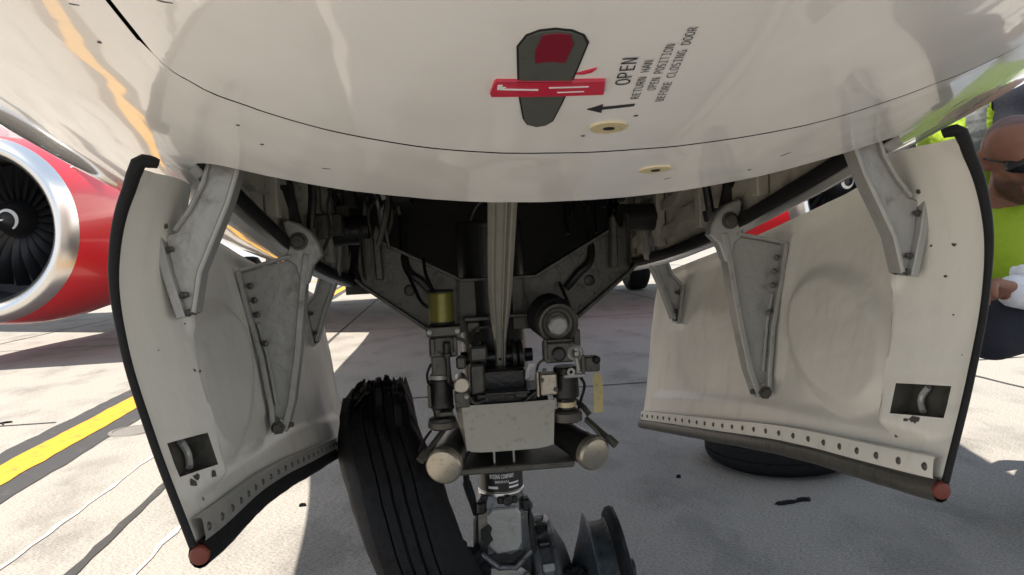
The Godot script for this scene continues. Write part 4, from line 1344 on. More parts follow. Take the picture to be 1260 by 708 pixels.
func lower_leg(gear: Node3D, cx: float) -> void:
	var mb := MB.new()
	var lx := cx - 0.004
	var at := Transform3D(Basis(), P(lx, 0, 1.83))
	mb.lathe([Vector2(0.055, 0.60), Vector2(0.055, 0.555), Vector2(0.0575, 0.553), Vector2(0.0575, 0.549), Vector2(0.0555, 0.547), Vector2(0.0555, 0.492), Vector2(0.058, 0.490), Vector2(0.059, 0.484), Vector2(0.058, 0.478), Vector2(0.0555, 0.476), Vector2(0.0555, 0.44)], 48, at)
	var leg := part("piston", mb, M.steel, gear)
	mb = MB.new()
	mb.lathe([Vector2(0.0555, 0.5455), Vector2(0.0562, 0.545), Vector2(0.0562, 0.4935), Vector2(0.0555, 0.493)], 48, at)
	part("placard", mb, M.placard, leg)
	for q in [["BOEING COMPANY", 0.5275, 0.0105, 0.062, 0.0], ["MADE IN U.S.A.", 0.5165, 0.006, 0.036, 0.0]]:
		var t := lettering(q[0], 1.0, "Droid Sans", true)
		var lo := Vector3(1e9, 1e9, 0)
		var hi := Vector3(-1e9, -1e9, 0)
		for p in t:
			lo = lo.min(p)
			hi = hi.max(p)
		mb = MB.new()
		for i in range(0, t.size(), 3):
			var w := []
			for k in 3:
				var p: Vector3 = t[i + k]
				var x: float = ((p.x - lo.x) / (hi.x - lo.x) - 0.5) * q[3] / 0.0566
				w.append(at * Vector3(0.0566 * sin(x), q[1] + q[2] * (p.y - lo.y) / (hi.y - lo.y), 0.0566 * cos(x)))
			mb.tri(w[0], w[2], w[1]) if (w[1] - w[0]).cross(w[2] - w[0]).z < 0 else mb.tri(w[0], w[1], w[2])
		part("lettering", mb, M.print_white, leg)
	mb = MB.new()
	for q in [[-0.42, 0.502, 0.22, 0.006], [0.55, 0.512, 0.26, 0.004], [0.55, 0.502, 0.26, 0.005]]:
		mb.sheet(func(i, j):
			var a: float = q[0] + q[2] * (i / 6.0 - 0.5) * 2
			return at * Vector3(0.0566 * sin(a), q[1] + q[3] * j, 0.0566 * cos(a)), 6, 1)
	part("placard_field", mb, M.print_white, leg)
	# axle beam: faceted forging with lugs
	mb = MB.new()
	var rows := [[0.485, 0.052, 0.050], [0.470, 0.060, 0.056], [0.440, 0.062, 0.062], [0.385, 0.064, 0.064], [0.345, 0.066, 0.062], [0.30, 0.068, 0.060], [0.16, 0.064, 0.058]]
	mb.sheet(func(i, j):
		var r: Array = rows[i]
		var k = j % 16
		var a = TAU * (k + 0.5) / 16
		var n := 5.0
		var c := cos(a)
		var s := sin(a)
		var q := pow(pow(absf(c), n) + pow(absf(s), n), -1.0 / n)
		return P(lx - 0.002 + c * q * r[1], r[0], 1.825 - s * q * r[2]), rows.size() - 1, 16)
	var beam := part("axle_forging", mb, M.greasy_steel, gear, 20)
	for s in [-1.0, 1.0]:
		mb = MB.new()
		mb.box(P(lx + s * 0.055, 0.462, 1.775), Vector3(0.022, 0.030, 0.03), 0.005)
		mb.lathe([Vector2(0, 0.012), Vector2(0.010, 0.012), Vector2(0.013, 0.009), Vector2(0.013, -0.01)], 18, aim(P(lx + s * 0.058, 0.452, 1.785), Vector3(s * 0.7, 0.2, 0.7)))
		part("torque_lug", mb, M.dark_metal, beam)
	mb = MB.new()
	mb.box(P(lx + 0.01, 0.476, 1.77), Vector3(0.05, 0.018, 0.012), 0.003)
	mb.lathe([Vector2(0, 0.008), Vector2(0.011, 0.008), Vector2(0.013, 0.004), Vector2(0.013, -0.004)], 18, aim(P(lx + 0.01, 0.476, 1.765), Vector3(0, 0, 1)))
	part("torque_lug", mb, M.dark_metal, beam)
	mb = MB.new()
	mb.plate(PackedVector2Array(vv([[lx - 0.030, 0.460], [lx + 0.030, 0.460], [lx + 0.040, 0.444], [lx + 0.040, 0.372], [lx + 0.030, 0.352], [lx - 0.022, 0.346], [lx - 0.042, 0.366], [lx - 0.042, 0.444]])), 0.010, Transform3D(Basis(), P(0, 0, 1.7615)), 0.004)
	part("forged_face", mb, M.grey_metal, beam, 20)
	mb = MB.new()
	for s in [-1.0, 1.0]:
		mb.plate(PackedVector2Array(vv([[lx + s * 0.064, 0.45], [lx + s * 0.075, 0.42], [lx + s * 0.08, 0.33], [lx + s * 0.10, 0.22], [lx + s * 0.065, 0.20], [lx + s * 0.055, 0.34]])), 0.03, Transform3D(Basis(), P(0, 0, 1.80)), 0.005)
	part("side_web", mb, M.dark_metal, beam)
	# grease patches and ribs that frame the face
	mb = MB.new()
	mb.plate(PackedVector2Array(vv([[lx - 0.060, 0.412], [lx - 0.040, 0.425], [lx - 0.031, 0.414], [lx - 0.036, 0.40], [lx - 0.030, 0.385], [lx - 0.044, 0.372], [lx - 0.060, 0.388]])), 0.003, Transform3D(Basis(), P(0, 0, 1.7555)), 0.001)
	mb.plate(PackedVector2Array(vv([[lx - 0.060, 0.325], [lx - 0.04, 0.345], [lx - 0.015, 0.352], [lx + 0.012, 0.340], [lx + 0.035, 0.352], [lx + 0.06, 0.335], [lx + 0.06, 0.29], [lx - 0.06, 0.29]])), 0.003, Transform3D(Basis(), P(0, 0, 1.7625)), 0.001)
	part("grease_patch", mb, M.dark_metal, beam)
	mb = MB.new()
	mb.tube([P(lx - 0.062, 0.35, 1.76), P(lx - 0.02, 0.315, 1.752), P(lx + 0.02, 0.312, 1.752), P(lx + 0.062, 0.348, 1.76)], 0.008, 10)
	part("forged_rib", mb, M.greasy_steel, beam)
	# tow fitting ring, pale and scratched
	mb = MB.new()
	mb.lathe([Vector2(0.030, 0.010), Vector2(0.033, 0.014), Vector2(0.044, 0.014), Vector2(0.048, 0.010), Vector2(0.060, 0.008), Vector2(0.062, 0.0), Vector2(0.062, -0.03)], 40, aim(P(lx + 0.005, 0.255, 1.755), Vector3(0, 0.25, 1)))
	mb.box(P(lx - 0.022, 0.305, 1.756), Vector3(0.085, 0.022, 0.02), 0.003)
	part("tow_fitting", mb, M.box_paint, beam, 30, "pale scuffed tow fitting at the foot of the leg")
	for x in [-0.055, 0.045]:
		bolt("bolt", P(lx + x, 0.297, 1.742), Vector3(0, 0.2, 1), 0.007, 0.008, M.screw_steel, beam)
	can("axle_hub", [[0, 0.06], [0.028, 0.06], [0.034, 0.05], [0.034, -0.02]], P(lx + 0.005, 0.255, 1.77), Vector3(0, 0.25, 1), M.dark_metal, beam)
	mb = MB.new()
	mb.tube([P(-0.30, 0.22, 1.87), P(0.32, 0.22, 1.87)], 0.034, 18)
	part("axle", mb, M.dark_metal, gear)
	# loose brake hose left of the leg
	mb = MB.new()
	mb.tube(smooth_path([P(-0.10, 0.575, 1.80), P(-0.108, 0.555, 1.79), P(-0.108, 0.52, 1.785), P(-0.098, 0.48, 1.78), P(-0.092, 0.44, 1.78)], 5), [0.006, 0.006, 0.006, 0.006, 0.006, 0.007, 0.008, 0.008, 0.008, 0.008, 0.011, 0.011, 0.011, 0.011, 0.011, 0.010, 0.009, 0.008, 0.007, 0.006, 0.005], 10)
	part("brake_hose", mb, M.rubber, gear)

func wheels(gear: Node3D, cx: float) -> void:
	# torn tyre: a leaning hoop of tread, ragged at the top
	var rng := RandomNumberGenerator.new()
	rng.seed = 33
	var mb := MB.new()
	var cy := 0.40
	var cd := 1.93
	var R := 0.345
	var half := 0.080
	var pr := []   # across the tread: (w, drop)
	var grooves := [-0.50, -0.17, 0.17, 0.50]
	for i in 65:
		var w := lerpf(-1.0, 1.0, i / 64.0)
		var drop := 0.012 * pow(absf(w), 3)
		for gq in grooves:
			drop += 0.008 * (1.0 - smoothstep(0.012, 0.035, absf(w - gq)))
		pr.append(Vector2(w * half, drop))
	# side walls turn in
	var left_side := [Vector2(-half - 0.030, 0.13), Vector2(-half - 0.032, 0.085), Vector2(-half - 0.022, 0.04)]
	var right_side := [Vector2(half + 0.022, 0.04), Vector2(half + 0.032, 0.085), Vector2(half + 0.030, 0.13)]
	var all := left_side + pr + right_side
	var lean := func(a: float) -> float:
		# sideways shift: the top leans outboard
		return -0.220 - 0.100 * sin(a)
	var nz := FastNoiseLite.new()
	nz.seed = 8
	nz.frequency = 1.2
	var pos := func(a: float, q: Vector2) -> Vector3:
		var rr: float = R - q.y * (1.0 + 0.15 * nz.get_noise_2d(a * 2, q.x * 20)) + 0.010 * nz.get_noise_2d(a * 1.3, 3.0) + 0.022 * nz.get_noise_2d(a * 2.2 + 9.0, q.x * 9.0) * smoothstep(0.55, 1.25, a)
		var squeeze := 1.0 - 0.16 * smoothstep(0.6, 1.5, a)
		return P(lean.call(a) + q.x * squeeze + 0.007 * nz.get_noise_2d(a, 7.0) + q.y * -0.05, cy + 1.05 * rr * sin(a), cd - rr * cos(a))
	var na := 96
	mb.sheet(func(i, j):
		var q: Vector2 = all[j]
		var ragged: float = 1.60 + 0.17 * nz.get_noise_1d(q.x * 60) + 0.08 * nz.get_noise_1d(q.x * 190)
		return pos.call(lerpf(-1.25, ragged, i / float(na)), q), na, all.size() - 1)
	mb.sheet(func(i, j):
		var q: Vector2 = all[j]
		var ragged: float = 1.60 + 0.17 * nz.get_noise_1d(q.x * 60) + 0.08 * nz.get_noise_1d(q.x * 190)
		var p: Vector3 = pos.call(lerpf(-1.25, ragged, i / float(na)), Vector2(q.x, q.y + (0.022 if absf(q.x) < half else 0.0)))
		return p + Vector3(0.012 if q.x < -half else (-0.012 if q.x > half else 0.0), 0, 0), na, all.size() - 1, true)
	var tyre := part("torn_tyre", mb, M.rubber, gear, 42, "torn black nose wheel tyre, burst and ragged at its top")
	# shreds standing off the top edge
	for i in 6:
		mb = MB.new()
		var x := -0.355 + i * 0.016 + rng.randf_range(-0.008, 0.008)
		var y := 0.745 + 0.012 * sin(i * 0.9)
		var h: float = [0.006, 0.016, 0.010, 0.024, 0.018, 0.004][i]
		var w := rng.randf_range(0.005, 0.010)
		var z := 1.86 + rng.randf_range(-0.03, 0.03)
		var le := rng.randf_range(-0.012, 0.006)
		mb.plate(PackedVector2Array([Vector2(x - w, y - 0.05), Vector2(x + w, y - 0.05), Vector2(x + w * 0.9, y), Vector2(x + w * 0.6 + le, y + h * 0.7), Vector2(x - 0.001 + le * 1.3, y + h), Vector2(x - w * 0.7 + le, y + h * 0.75), Vector2(x - w, y)]), 0.010, Transform3D(Basis(Vector3.UP, rng.randf_range(-0.5, 0.5)), Vector3(0, 0, -z)), 0.003)
		part("rubber_shred", mb, M.rubber, tyre)
	mb = MB.new()
	mb.sheet(func(i, j):
		var k = i / 12.0
		return P(-0.335 - 0.055 * k, 0.752 - 0.012 * k - 0.05 * k * k + 0.004 * sin(j * 2.0 + i), 1.80 + 0.018 * j - 0.05 * k) , 12, 7)
	mb.sheet(func(i, j):
		var k = i / 12.0
		return P(-0.335 - 0.055 * k, 0.742 - 0.012 * k - 0.05 * k * k + 0.004 * sin(j * 2.0 + i), 1.80 + 0.018 * j - 0.05 * k) , 12, 7, true)
	part("rubber_flap", mb, M.rubber, tyre)
	# lumps of rubber between tyre and leg
	for q in [[-0.115, 0.335, 0.05], [-0.10, 0.305, 0.05], [-0.135, 0.375, 0.025], [0.150, 0.275, 0.032], [0.125, 0.262, 0.04], [0.185, 0.262, 0.03]]:
		mb = MB.new()
		mb.sheet(func(i, j):
			var a = TAU * (j % 14) / 14.0
			var b = PI * i / 9.0
			var r: float = q[2] * (0.8 + 0.5 * nz.get_noise_3d(cos(a) * sin(b) * 1.6 + q[0] * 30, cos(b) * 1.6, sin(a) * sin(b) * 1.6))
			return P(q[0], q[1], 1.76) + Vector3(r * cos(a) * sin(b), r * cos(b) * 0.8, r * sin(a) * sin(b)), 9, 14)
		part("rubber_lump", mb, M.rubber, tyre)
	# bare rims on the right
	var hub := aim(P(0.0, 0.170, 1.90), Vector3(1, 0.045, 0))
	mb = MB.new()
	mb.lathe([Vector2(0.05, 0.050), Vector2(0.185, 0.050), Vector2(0.194, 0.056), Vector2(0.196, 0.064), Vector2(0.190, 0.070), Vector2(0.180, 0.074), Vector2(0.186, 0.098), Vector2(0.196, 0.104), Vector2(0.199, 0.112), Vector2(0.192, 0.118), Vector2(0.165, 0.126), Vector2(0.12, 0.150), Vector2(0.08, 0.160), Vector2(0.05, 0.16)], 72, hub, func(a, r, h): return r + 0.004 * nz.get_noise_2d(a * 9, h * 70))
	var drum := part("brake_drum", mb, M.greasy_steel, gear)
	for k in 18:
		var a := TAU * k / 18.0
		mb = MB.new()
		mb.box(hub * Vector3(0.187 * cos(a), 0.086, 0.187 * sin(a)), Vector3(0.022, 0.030, 0.018), 0.003, hub.basis * Basis(Vector3.UP, -a))
		part("drum_key", mb, M.dark_metal if k % 3 else M.grey_metal, drum)
	hub = aim(P(0.0, 0.148, 1.87), Vector3(1, 0.13, 0.07))
	mb = MB.new()
	mb.lathe([Vector2(0.05, 0.150), Vector2(0.10, 0.176), Vector2(0.165, 0.206), Vector2(0.203, 0.2195), Vector2(0.206, 0.222), Vector2(0.203, 0.2255), Vector2(0.186, 0.2265), Vector2(0.181, 0.232), Vector2(0.180, 0.262), Vector2(0.184, 0.274), Vector2(0.190, 0.279), Vector2(0.15, 0.290), Vector2(0.05, 0.28)], 96, hub, func(a, r, h): return r + 0.003 * nz.get_noise_2d(a * 8, h * 60 + 40))
	var rim := part("wheel_rim", mb, M.scraped_rim, gear, 30, "bare dark scraped wheel rim with a black rubber bead left on it")
	mb = MB.new()
	mb.lathe([Vector2(0.186, 0.274), Vector2(0.198, 0.276), Vector2(0.208, 0.284), Vector2(0.211, 0.294), Vector2(0.206, 0.303), Vector2(0.194, 0.306), Vector2(0.15, 0.300), Vector2(0.12, 0.292)], 96, hub, func(a, r, h): return r + 0.005 * nz.get_noise_2d(a * 6, h * 50 + 90))
	part("rubber_bead", mb, M.rubber, rim)

# ---------------------------------------------------------------- engines, wings, main gear
func engine(jet: Node3D, s: int) -> void:
	var eng := pivot("engine", jet, "left red engine with a polished intake lip" if s < 0 else "right red engine, a red sliver above the gear door")
	var at := Transform3D(Basis(Vector3.RIGHT, Vector3(0, 0, -1), Vector3(0, 1, 0)), P(s * 5.14, 1.56, 8.5))
	var sq := func(a: float, r: float, h: float) -> float:
		# flattened underside (a = -90 degrees is down)
		var dn := maxf(0.0, -sin(a))
		return r * (1.0 + 0.045 * dn * smoothstep(0.8, 0.85, r)) * (1.0 - 0.01 * absf(cos(a)))
	var mb := MB.new()
	var lipp := [Vector2(0.800, 0.30), Vector2(0.803, 0.18), Vector2(0.82, 0.09), Vector2(0.85, 0.03), Vector2(0.885, 0.004), Vector2(0.92, 0.004), Vector2(0.955, 0.03), Vector2(0.985, 0.09), Vector2(1.005, 0.17), Vector2(1.018, 0.24)]
	mb.lathe(lipp, 96, at, sq)
	part("intake_lip", mb, M.lip_metal, eng, 60)
	mb = MB.new()
	mb.lathe([Vector2(1.018, 0.24), Vector2(1.05, 0.5), Vector2(1.085, 0.9), Vector2(1.10, 1.3), Vector2(1.09, 1.9), Vector2(1.04, 2.6), Vector2(0.95, 3.3), Vector2(0.86, 3.9), Vector2(0.80, 3.9), Vector2(0.80, 3.2)], 96, at, sq)
	var cowl := part("cowl", mb, M.red_cowl, eng, 50)
	mb = MB.new()
	mb.lathe([Vector2(0.800, 0.30), Vector2(0.79, 0.6), Vector2(0.78, 1.0), Vector2(0.30, 1.02)], 64, at)
	part("intake_duct", mb, M.duct, eng)
	# strake and latch details on the inboard side
	mb = MB.new()
	mb.plate(PackedVector2Array(vv([[0, 0], [0.55, 0.0], [0.50, 0.10], [0.22, 0.13]])), 0.012, Transform3D(Basis(Vector3(0, 0, -1), Vector3(-s * 0.72, 0.69, 0), Vector3(-s * 0.69, -0.72, 0)), P(s * 5.14 - s * 0.80, 1.52 + 0.72, 9.1)), 0.003)
	part("strake", mb, M.white_gloss, cowl)
	# fan
	var blade := MB.new()
	blade.sheet(func(i, j):
		var r := lerpf(0.20, 0.785, i / 8.0)
		var tw := lerpf(0.5, 1.1, i / 8.0)
		var q = (j / 4.0 - 0.5) * lerpf(0.10, 0.19, i / 8.0)
		var sweep := 0.05 * sin(i / 8.0 * PI)
		return Vector3(q * cos(tw) + sweep * 0.4, r, q * sin(tw) + sweep), 8, 4)
	var bm := blade.commit()
	for k in 24:
		var b := Basis(Vector3(0, 0, 1), TAU * k / 24.0)
		copy_part("fan_blade", bm, M.fan_metal, eng, Transform3D(b, P(s * 5.03, 1.68, 9.25)))
	mb = MB.new()
	at.origin = P(s * 5.03, 1.68, 8.5)
	mb.lathe([Vector2(0.0, 0.42), Vector2(0.06, 0.44), Vector2(0.15, 0.54), Vector2(0.215, 0.68), Vector2(0.235, 0.80), Vector2(0.235, 0.95)], 40, at)
	var spin := part("spinner", mb, M.fan_metal, eng, 60)
	# white swirl painted on the spinner
	mb = MB.new()
	var cone := func(r: float, a: float) -> Vector3:
		var h: float = curve([0.0, 0.06, 0.15, 0.215], [0.42, 0.44, 0.54, 0.68], r)
		return at * Vector3(r * cos(a), h - 0.006, r * sin(a))
	mb.sheet(func(i, j):
		var k = i / 30.0
		var a = -1.2 + k * 6.6
		var r := lerpf(0.135, 0.010, k)
		var w := 0.017 * sin(PI * clampf(k * 0.9 + 0.12, 0, 1))
		return cone.call(maxf(0.002, r + (w if j else -w)), a * -s), 30, 1)
	part("spinner_swirl", mb, M.print_white, spin)
	# pylon
	mb = MB.new()
	mb.box(P(s * 5.14, 2.62, 11.3), Vector3(0.34, 0.5, 4.6), 0.08)
	part("pylon", mb, M.white_gloss, eng)

func wing(jet: Node3D, s: int) -> void:
	var mb := MB.new()
	mb.mirror = s < 0
	# span stations: x, height, leading edge d, chord
	var st := [[1.2, 1.55, 9.8, 7.4], [5.0, 2.15, 11.6, 5.0], [10.0, 2.75, 14.4, 3.4], [17.0, 3.6, 18.4, 1.5]]
	var pr := [[0.0, 0.0], [0.02, 0.030], [0.10, 0.062], [0.3, 0.075], [0.6, 0.05], [1.0, 0.004], [1.0, -0.004], [0.6, -0.03], [0.3, -0.05], [0.10, -0.042], [0.02, -0.022], [0.0, 0.0]]
	mb.sheet(func(i, j):
		var q: Array = st[i]
		return P(q[0], q[1] + pr[j][1] * q[3] * 1.1, q[2] + pr[j][0] * q[3]), 3, 11, true)
	part("wing", mb, M.white_gloss, jet, 50)

func main_gear(jet: Node3D, s: int) -> void:
	var mg := pivot("main_gear", jet)
	for x in [3.10, 3.96]:
		var mb := MB.new()
		mb.lathe([Vector2(0.26, -0.17), Vector2(0.36, -0.20), Vector2(0.47, -0.21), Vector2(0.535, -0.17), Vector2(0.553, -0.09), Vector2(0.553, -0.075), Vector2(0.543, -0.07), Vector2(0.553, -0.065), Vector2(0.556, 0.0), Vector2(0.553, 0.065), Vector2(0.543, 0.07), Vector2(0.553, 0.075), Vector2(0.553, 0.09), Vector2(0.535, 0.17), Vector2(0.47, 0.21), Vector2(0.36, 0.20), Vector2(0.26, 0.17)], 48, aim(P(s * x, 0.553, 15.3), Vector3(1, 0, 0)))
		var ty := part("wheel", mb, M.rubber, mg)
		mb = MB.new()
		mb.lathe([Vector2(0.0, -0.12), Vector2(0.2, -0.13), Vector2(0.262, -0.17), Vector2(0.262, 0.17), Vector2(0.2, 0.13), Vector2(0.0, 0.12)], 32, aim(P(s * x, 0.553, 15.3), Vector3(1, 0, 0)))
		part("hub", mb, M.grey_metal, ty)
	var mb := MB.new()
	mb.tube([P(s * 3.53, 0.50, 15.3), P(s * 3.5, 1.3, 15.3), P(s * 3.4, 2.1, 15.3)], [0.09, 0.11, 0.14], 16)
	mb.tube([P(s * 3.05, 0.553, 15.3), P(s * 4.0, 0.553, 15.3)], 0.07, 14)
	part("strut", mb, M.grey_metal, mg)
	mb = MB.new()
	mb.tube(smooth_path([P(s * 3.4, 0.62, 15.1), P(s * 3.36, 0.9, 15.05), P(s * 3.45, 1.3, 15.1)], 5), 0.016, 8)
	part("brake_hose", mb, M.rubber, mg)

# ---------------------------------------------------------------- loose things on the apron
func scrap(at: Vector2, size: Vector2, turn: float, seed_: int, label: String) -> void:
	var rng := RandomNumberGenerator.new()
	rng.seed = seed_
	var mb := MB.new()
	var n := 12
	var ring := []
	for k in n:
		var a := TAU * k / n
		ring.append(Vector3(cos(a) * size.x * rng.randf_range(0.5, 1.1), 0, sin(a) * size.y * rng.randf_range(0.3, 1.2)))
	for k in n:
		var a: Vector3 = ring[k]
		var b: Vector3 = ring[(k + 1) % n]
		var hh := Vector3(0, 0.012, 0)
		mb.tri(Vector3(0, 0.016, 0), b * 0.8 + hh, a * 0.8 + hh)
		mb.quad(a * 0.8 + hh, b * 0.8 + hh, b, a)
	var o := part("rubber_scrap", mb, M.rubber, self)
	o.position = P(at.x, 0.0005, at.y)
	o.rotation.y = turn
	tag(o, label, "rubber scrap", "scraps of tyre rubber on the apron")

func loose_things() -> void:
	var mb := MB.new()
	var t := Transform3D(Basis(), P(1.43, 0.105, 3.37))
	mb.lathe([Vector2(0.20, -0.085), Vector2(0.205, -0.098), Vector2(0.25, -0.104), Vector2(0.30, -0.098), Vector2(0.335, -0.075), Vector2(0.345, -0.050), Vector2(0.345, -0.034), Vector2(0.337, -0.031), Vector2(0.337, -0.027), Vector2(0.346, -0.024), Vector2(0.347, 0.0), Vector2(0.346, 0.024), Vector2(0.337, 0.027), Vector2(0.337, 0.031), Vector2(0.345, 0.034), Vector2(0.345, 0.050), Vector2(0.335, 0.075), Vector2(0.30, 0.098), Vector2(0.25, 0.104), Vector2(0.205, 0.098), Vector2(0.20, 0.085), Vector2(0.20, -0.085)], 80, t)
	var tyre := part("tyre", mb, M.rubber, self)
	tag(tyre, "black tyre lying flat on the apron below the right gear door", "tyre")
	scrap(Vector2(1.19, 2.80), Vector2(0.055, 0.012), 0.1, 4, "thin black strip of tyre rubber in front of the loose tyre")
	scrap(Vector2(1.27, 2.815), Vector2(0.035, 0.016), -0.1, 5, "short curled black rubber strip in front of the loose tyre")
	scrap(Vector2(0.882, 3.22), Vector2(0.012, 0.010), 0.4, 6, "tiny black rubber crumb left of the loose tyre")
	scrap(Vector2(-0.80, 3.25), Vector2(0.02, 0.01), 0.3, 7, "tiny black rubber crumb on the shaded concrete near the torn tyre")
	scrap(Vector2(-3.28, 5.55), Vector2(0.05, 0.007), 0.4, 8, "dark twig-like scrap on the sunlit joint beyond the yellow line")
	scrap(Vector2(-3.28, 5.50), Vector2(0.03, 0.006), -0.9, 9, "dark crossed scrap on the sunlit joint beyond the yellow line")

# ---------------------------------------------------------------- people
# bones: [a, b, radius at a, radius at b]; smooth union, meshed as surface nets
func body_field(bones: Array, k: float, cell: float, grow := 0.0) -> Dictionary:
	var lo := Vector3(1e9, 1e9, 1e9)
	var hi := -lo
	for b in bones:
		var r: float = maxf(b[2], b[3]) + grow + cell * 2.5
		lo = lo.min((b[0] as Vector3).min(b[1]) - Vector3.ONE * r)
		hi = hi.max((b[0] as Vector3).max(b[1]) + Vector3.ONE * r)
	var n := Vector3i(((hi - lo) / cell).ceil()) + Vector3i.ONE
	var acc := PackedFloat32Array()
	acc.resize(n.x * n.y * n.z)
	for b in bones:
		var a: Vector3 = b[0]
		var e: Vector3 = b[1] - a
		var ee := maxf(e.length_squared(), 1e-9)
		var r0: float = b[2] + grow
		var r1: float = b[3] + grow
		var m := maxf(r0, r1) + k * 5.0 + cell
		var p0 := Vector3i((((a.min(b[1]) - Vector3.ONE * m) - lo) / cell).floor()).clamp(Vector3i.ZERO, n - Vector3i.ONE)
		var p1 := Vector3i((((a.max(b[1]) + Vector3.ONE * m) - lo) / cell).ceil()).clamp(Vector3i.ZERO, n - Vector3i.ONE)
		for z in range(p0.z, p1.z + 1):
			for y in range(p0.y, p1.y + 1):
				var at := (z * n.y + y) * n.x
				for x in range(p0.x, p1.x + 1):
					var p := lo + Vector3(x, y, z) * cell - a
					var t := clampf(p.dot(e) / ee, 0, 1)
					var d := (p - e * t).length() - lerpf(r0, r1, t)
					if d < k * 5.0:
						acc[at + x] += exp(-d / k)
	for i in acc.size():
		acc[i] = -k * log(acc[i]) if acc[i] > 1e-9 else 1.0
	return {"f": acc, "n": n, "lo": lo, "cell": cell}

func nets(fd: Dictionary, keep = null, tint = null) -> MB:
	var f: PackedFloat32Array = fd.f
	var n: Vector3i = fd.n
	var lo: Vector3 = fd.lo
	var cell: float = fd.cell
	var sx := 1
	var sy := n.x
	var sz := n.x * n.y
	var vert := {}
	for z in n.z - 1:
		for y in n.y - 1:
			for x in n.x - 1:
				var i := z * sz + y * sy + x
				var s0 := f[i] < 0
				if s0 == (f[i + 1] < 0) and s0 == (f[i + sy] < 0) and s0 == (f[i + sy + 1] < 0) and s0 == (f[i + sz] < 0) and s0 == (f[i + sz + 1] < 0) and s0 == (f[i + sz + sy] < 0) and s0 == (f[i + sz + sy + 1] < 0):
					continue
				var sum := Vector3()
				var cnt := 0
				for e in [[0, 1, 0], [sy, sy + 1, 0], [sz, sz + 1, 0], [sz + sy, sz + sy + 1, 0], [0, sy, 1], [1, sy + 1, 1], [sz, sz + sy, 1], [sz + 1, sz + sy + 1, 1], [0, sz, 2], [1, sz + 1, 2], [sy, sz + sy, 2], [sy + 1, sz + sy + 1, 2]]:
					var a := f[i + e[0]]
					var b := f[i + e[1]]
					if (a < 0) != (b < 0):
						var o: int = e[0]
						var p := Vector3(o % sy % sx if false else (1 if o == 1 or o == sy + 1 or o == sz + 1 or o == sz + sy + 1 else 0), 1 if o == sy or o == sy + 1 or o == sz + sy or o == sz + sy + 1 else 0, 1 if o >= sz else 0)
						p[e[2]] += a / (a - b)
						sum += p
						cnt += 1
				vert[i] = lo + (Vector3(x, y, z) + sum / cnt) * cell
	var mb := MB.new()
	for z in range(1, n.z - 1):
		for y in range(1, n.y - 1):
			for x in range(1, n.x - 1):
				var i := z * sz + y * sy + x
				for ax in 3:
					var st: int = [1, sy, sz][ax]
					if (f[i] < 0) == (f[i + st] < 0): continue
					var u: int = [sy, sz, 1][ax]
					var w: int = [sz, 1, sy][ax]
					if not (vert.has(i) and vert.has(i - u) and vert.has(i - w) and vert.has(i - u - w)): continue
					var a: Vector3 = vert[i - u - w]
					var b: Vector3 = vert[i - w]
					var c: Vector3 = vert[i]
					var e: Vector3 = vert[i - u]
					var mid := (a + b + c + e) / 4
					if keep != null and not keep.call(mid): continue
					if tint != null: mb.col = tint.call(mid)
					if f[i] < 0: mb.quad(a, b, c, e)
					else: mb.quad(e, c, b, a)
	return mb

func hand_bones(wrist: Vector3, dir: Vector3, palm_n: Vector3, side: float) -> Array:
	var y := dir.normalized()
	var z := (palm_n - y * palm_n.dot(y)).normalized()
	var x := y.cross(z) * side
	var o := []
	for i in 4:
		o.append([wrist + x * (i - 1.5) * 0.012, wrist + y * 0.085 + x * (i - 1.5) * 0.021, 0.015, 0.012])
	var lens := [0.068, 0.078, 0.074, 0.056]
	for i in 4:
		var k := wrist + y * 0.088 + x * (i - 1.5) * 0.021
		var l: float = lens[i]
		var m := k + (y * 0.9 + z * 0.45).normalized() * l * 0.48
		var m2 := m + (y * 0.55 + z * 0.85).normalized() * l * 0.30
		o.append([k, m, 0.0095, 0.0085])
		o.append([m, m2, 0.0085, 0.008])
		o.append([m2, m2 + (y * 0.15 + z).normalized() * l * 0.26, 0.008, 0.007])
	var th := wrist + y * 0.025 - x * 0.028
	var t1 := th + (y * 0.6 - x * 0.7 + z * 0.35).normalized() * 0.042
	o.append([wrist + y * 0.02 - x * 0.01, th, 0.014, 0.0125])
	o.append([th, t1, 0.0125, 0.0105])
	o.append([t1, t1 + (y * 0.9 - x * 0.15 + z * 0.4).normalized() * 0.032, 0.010, 0.008])
	return o

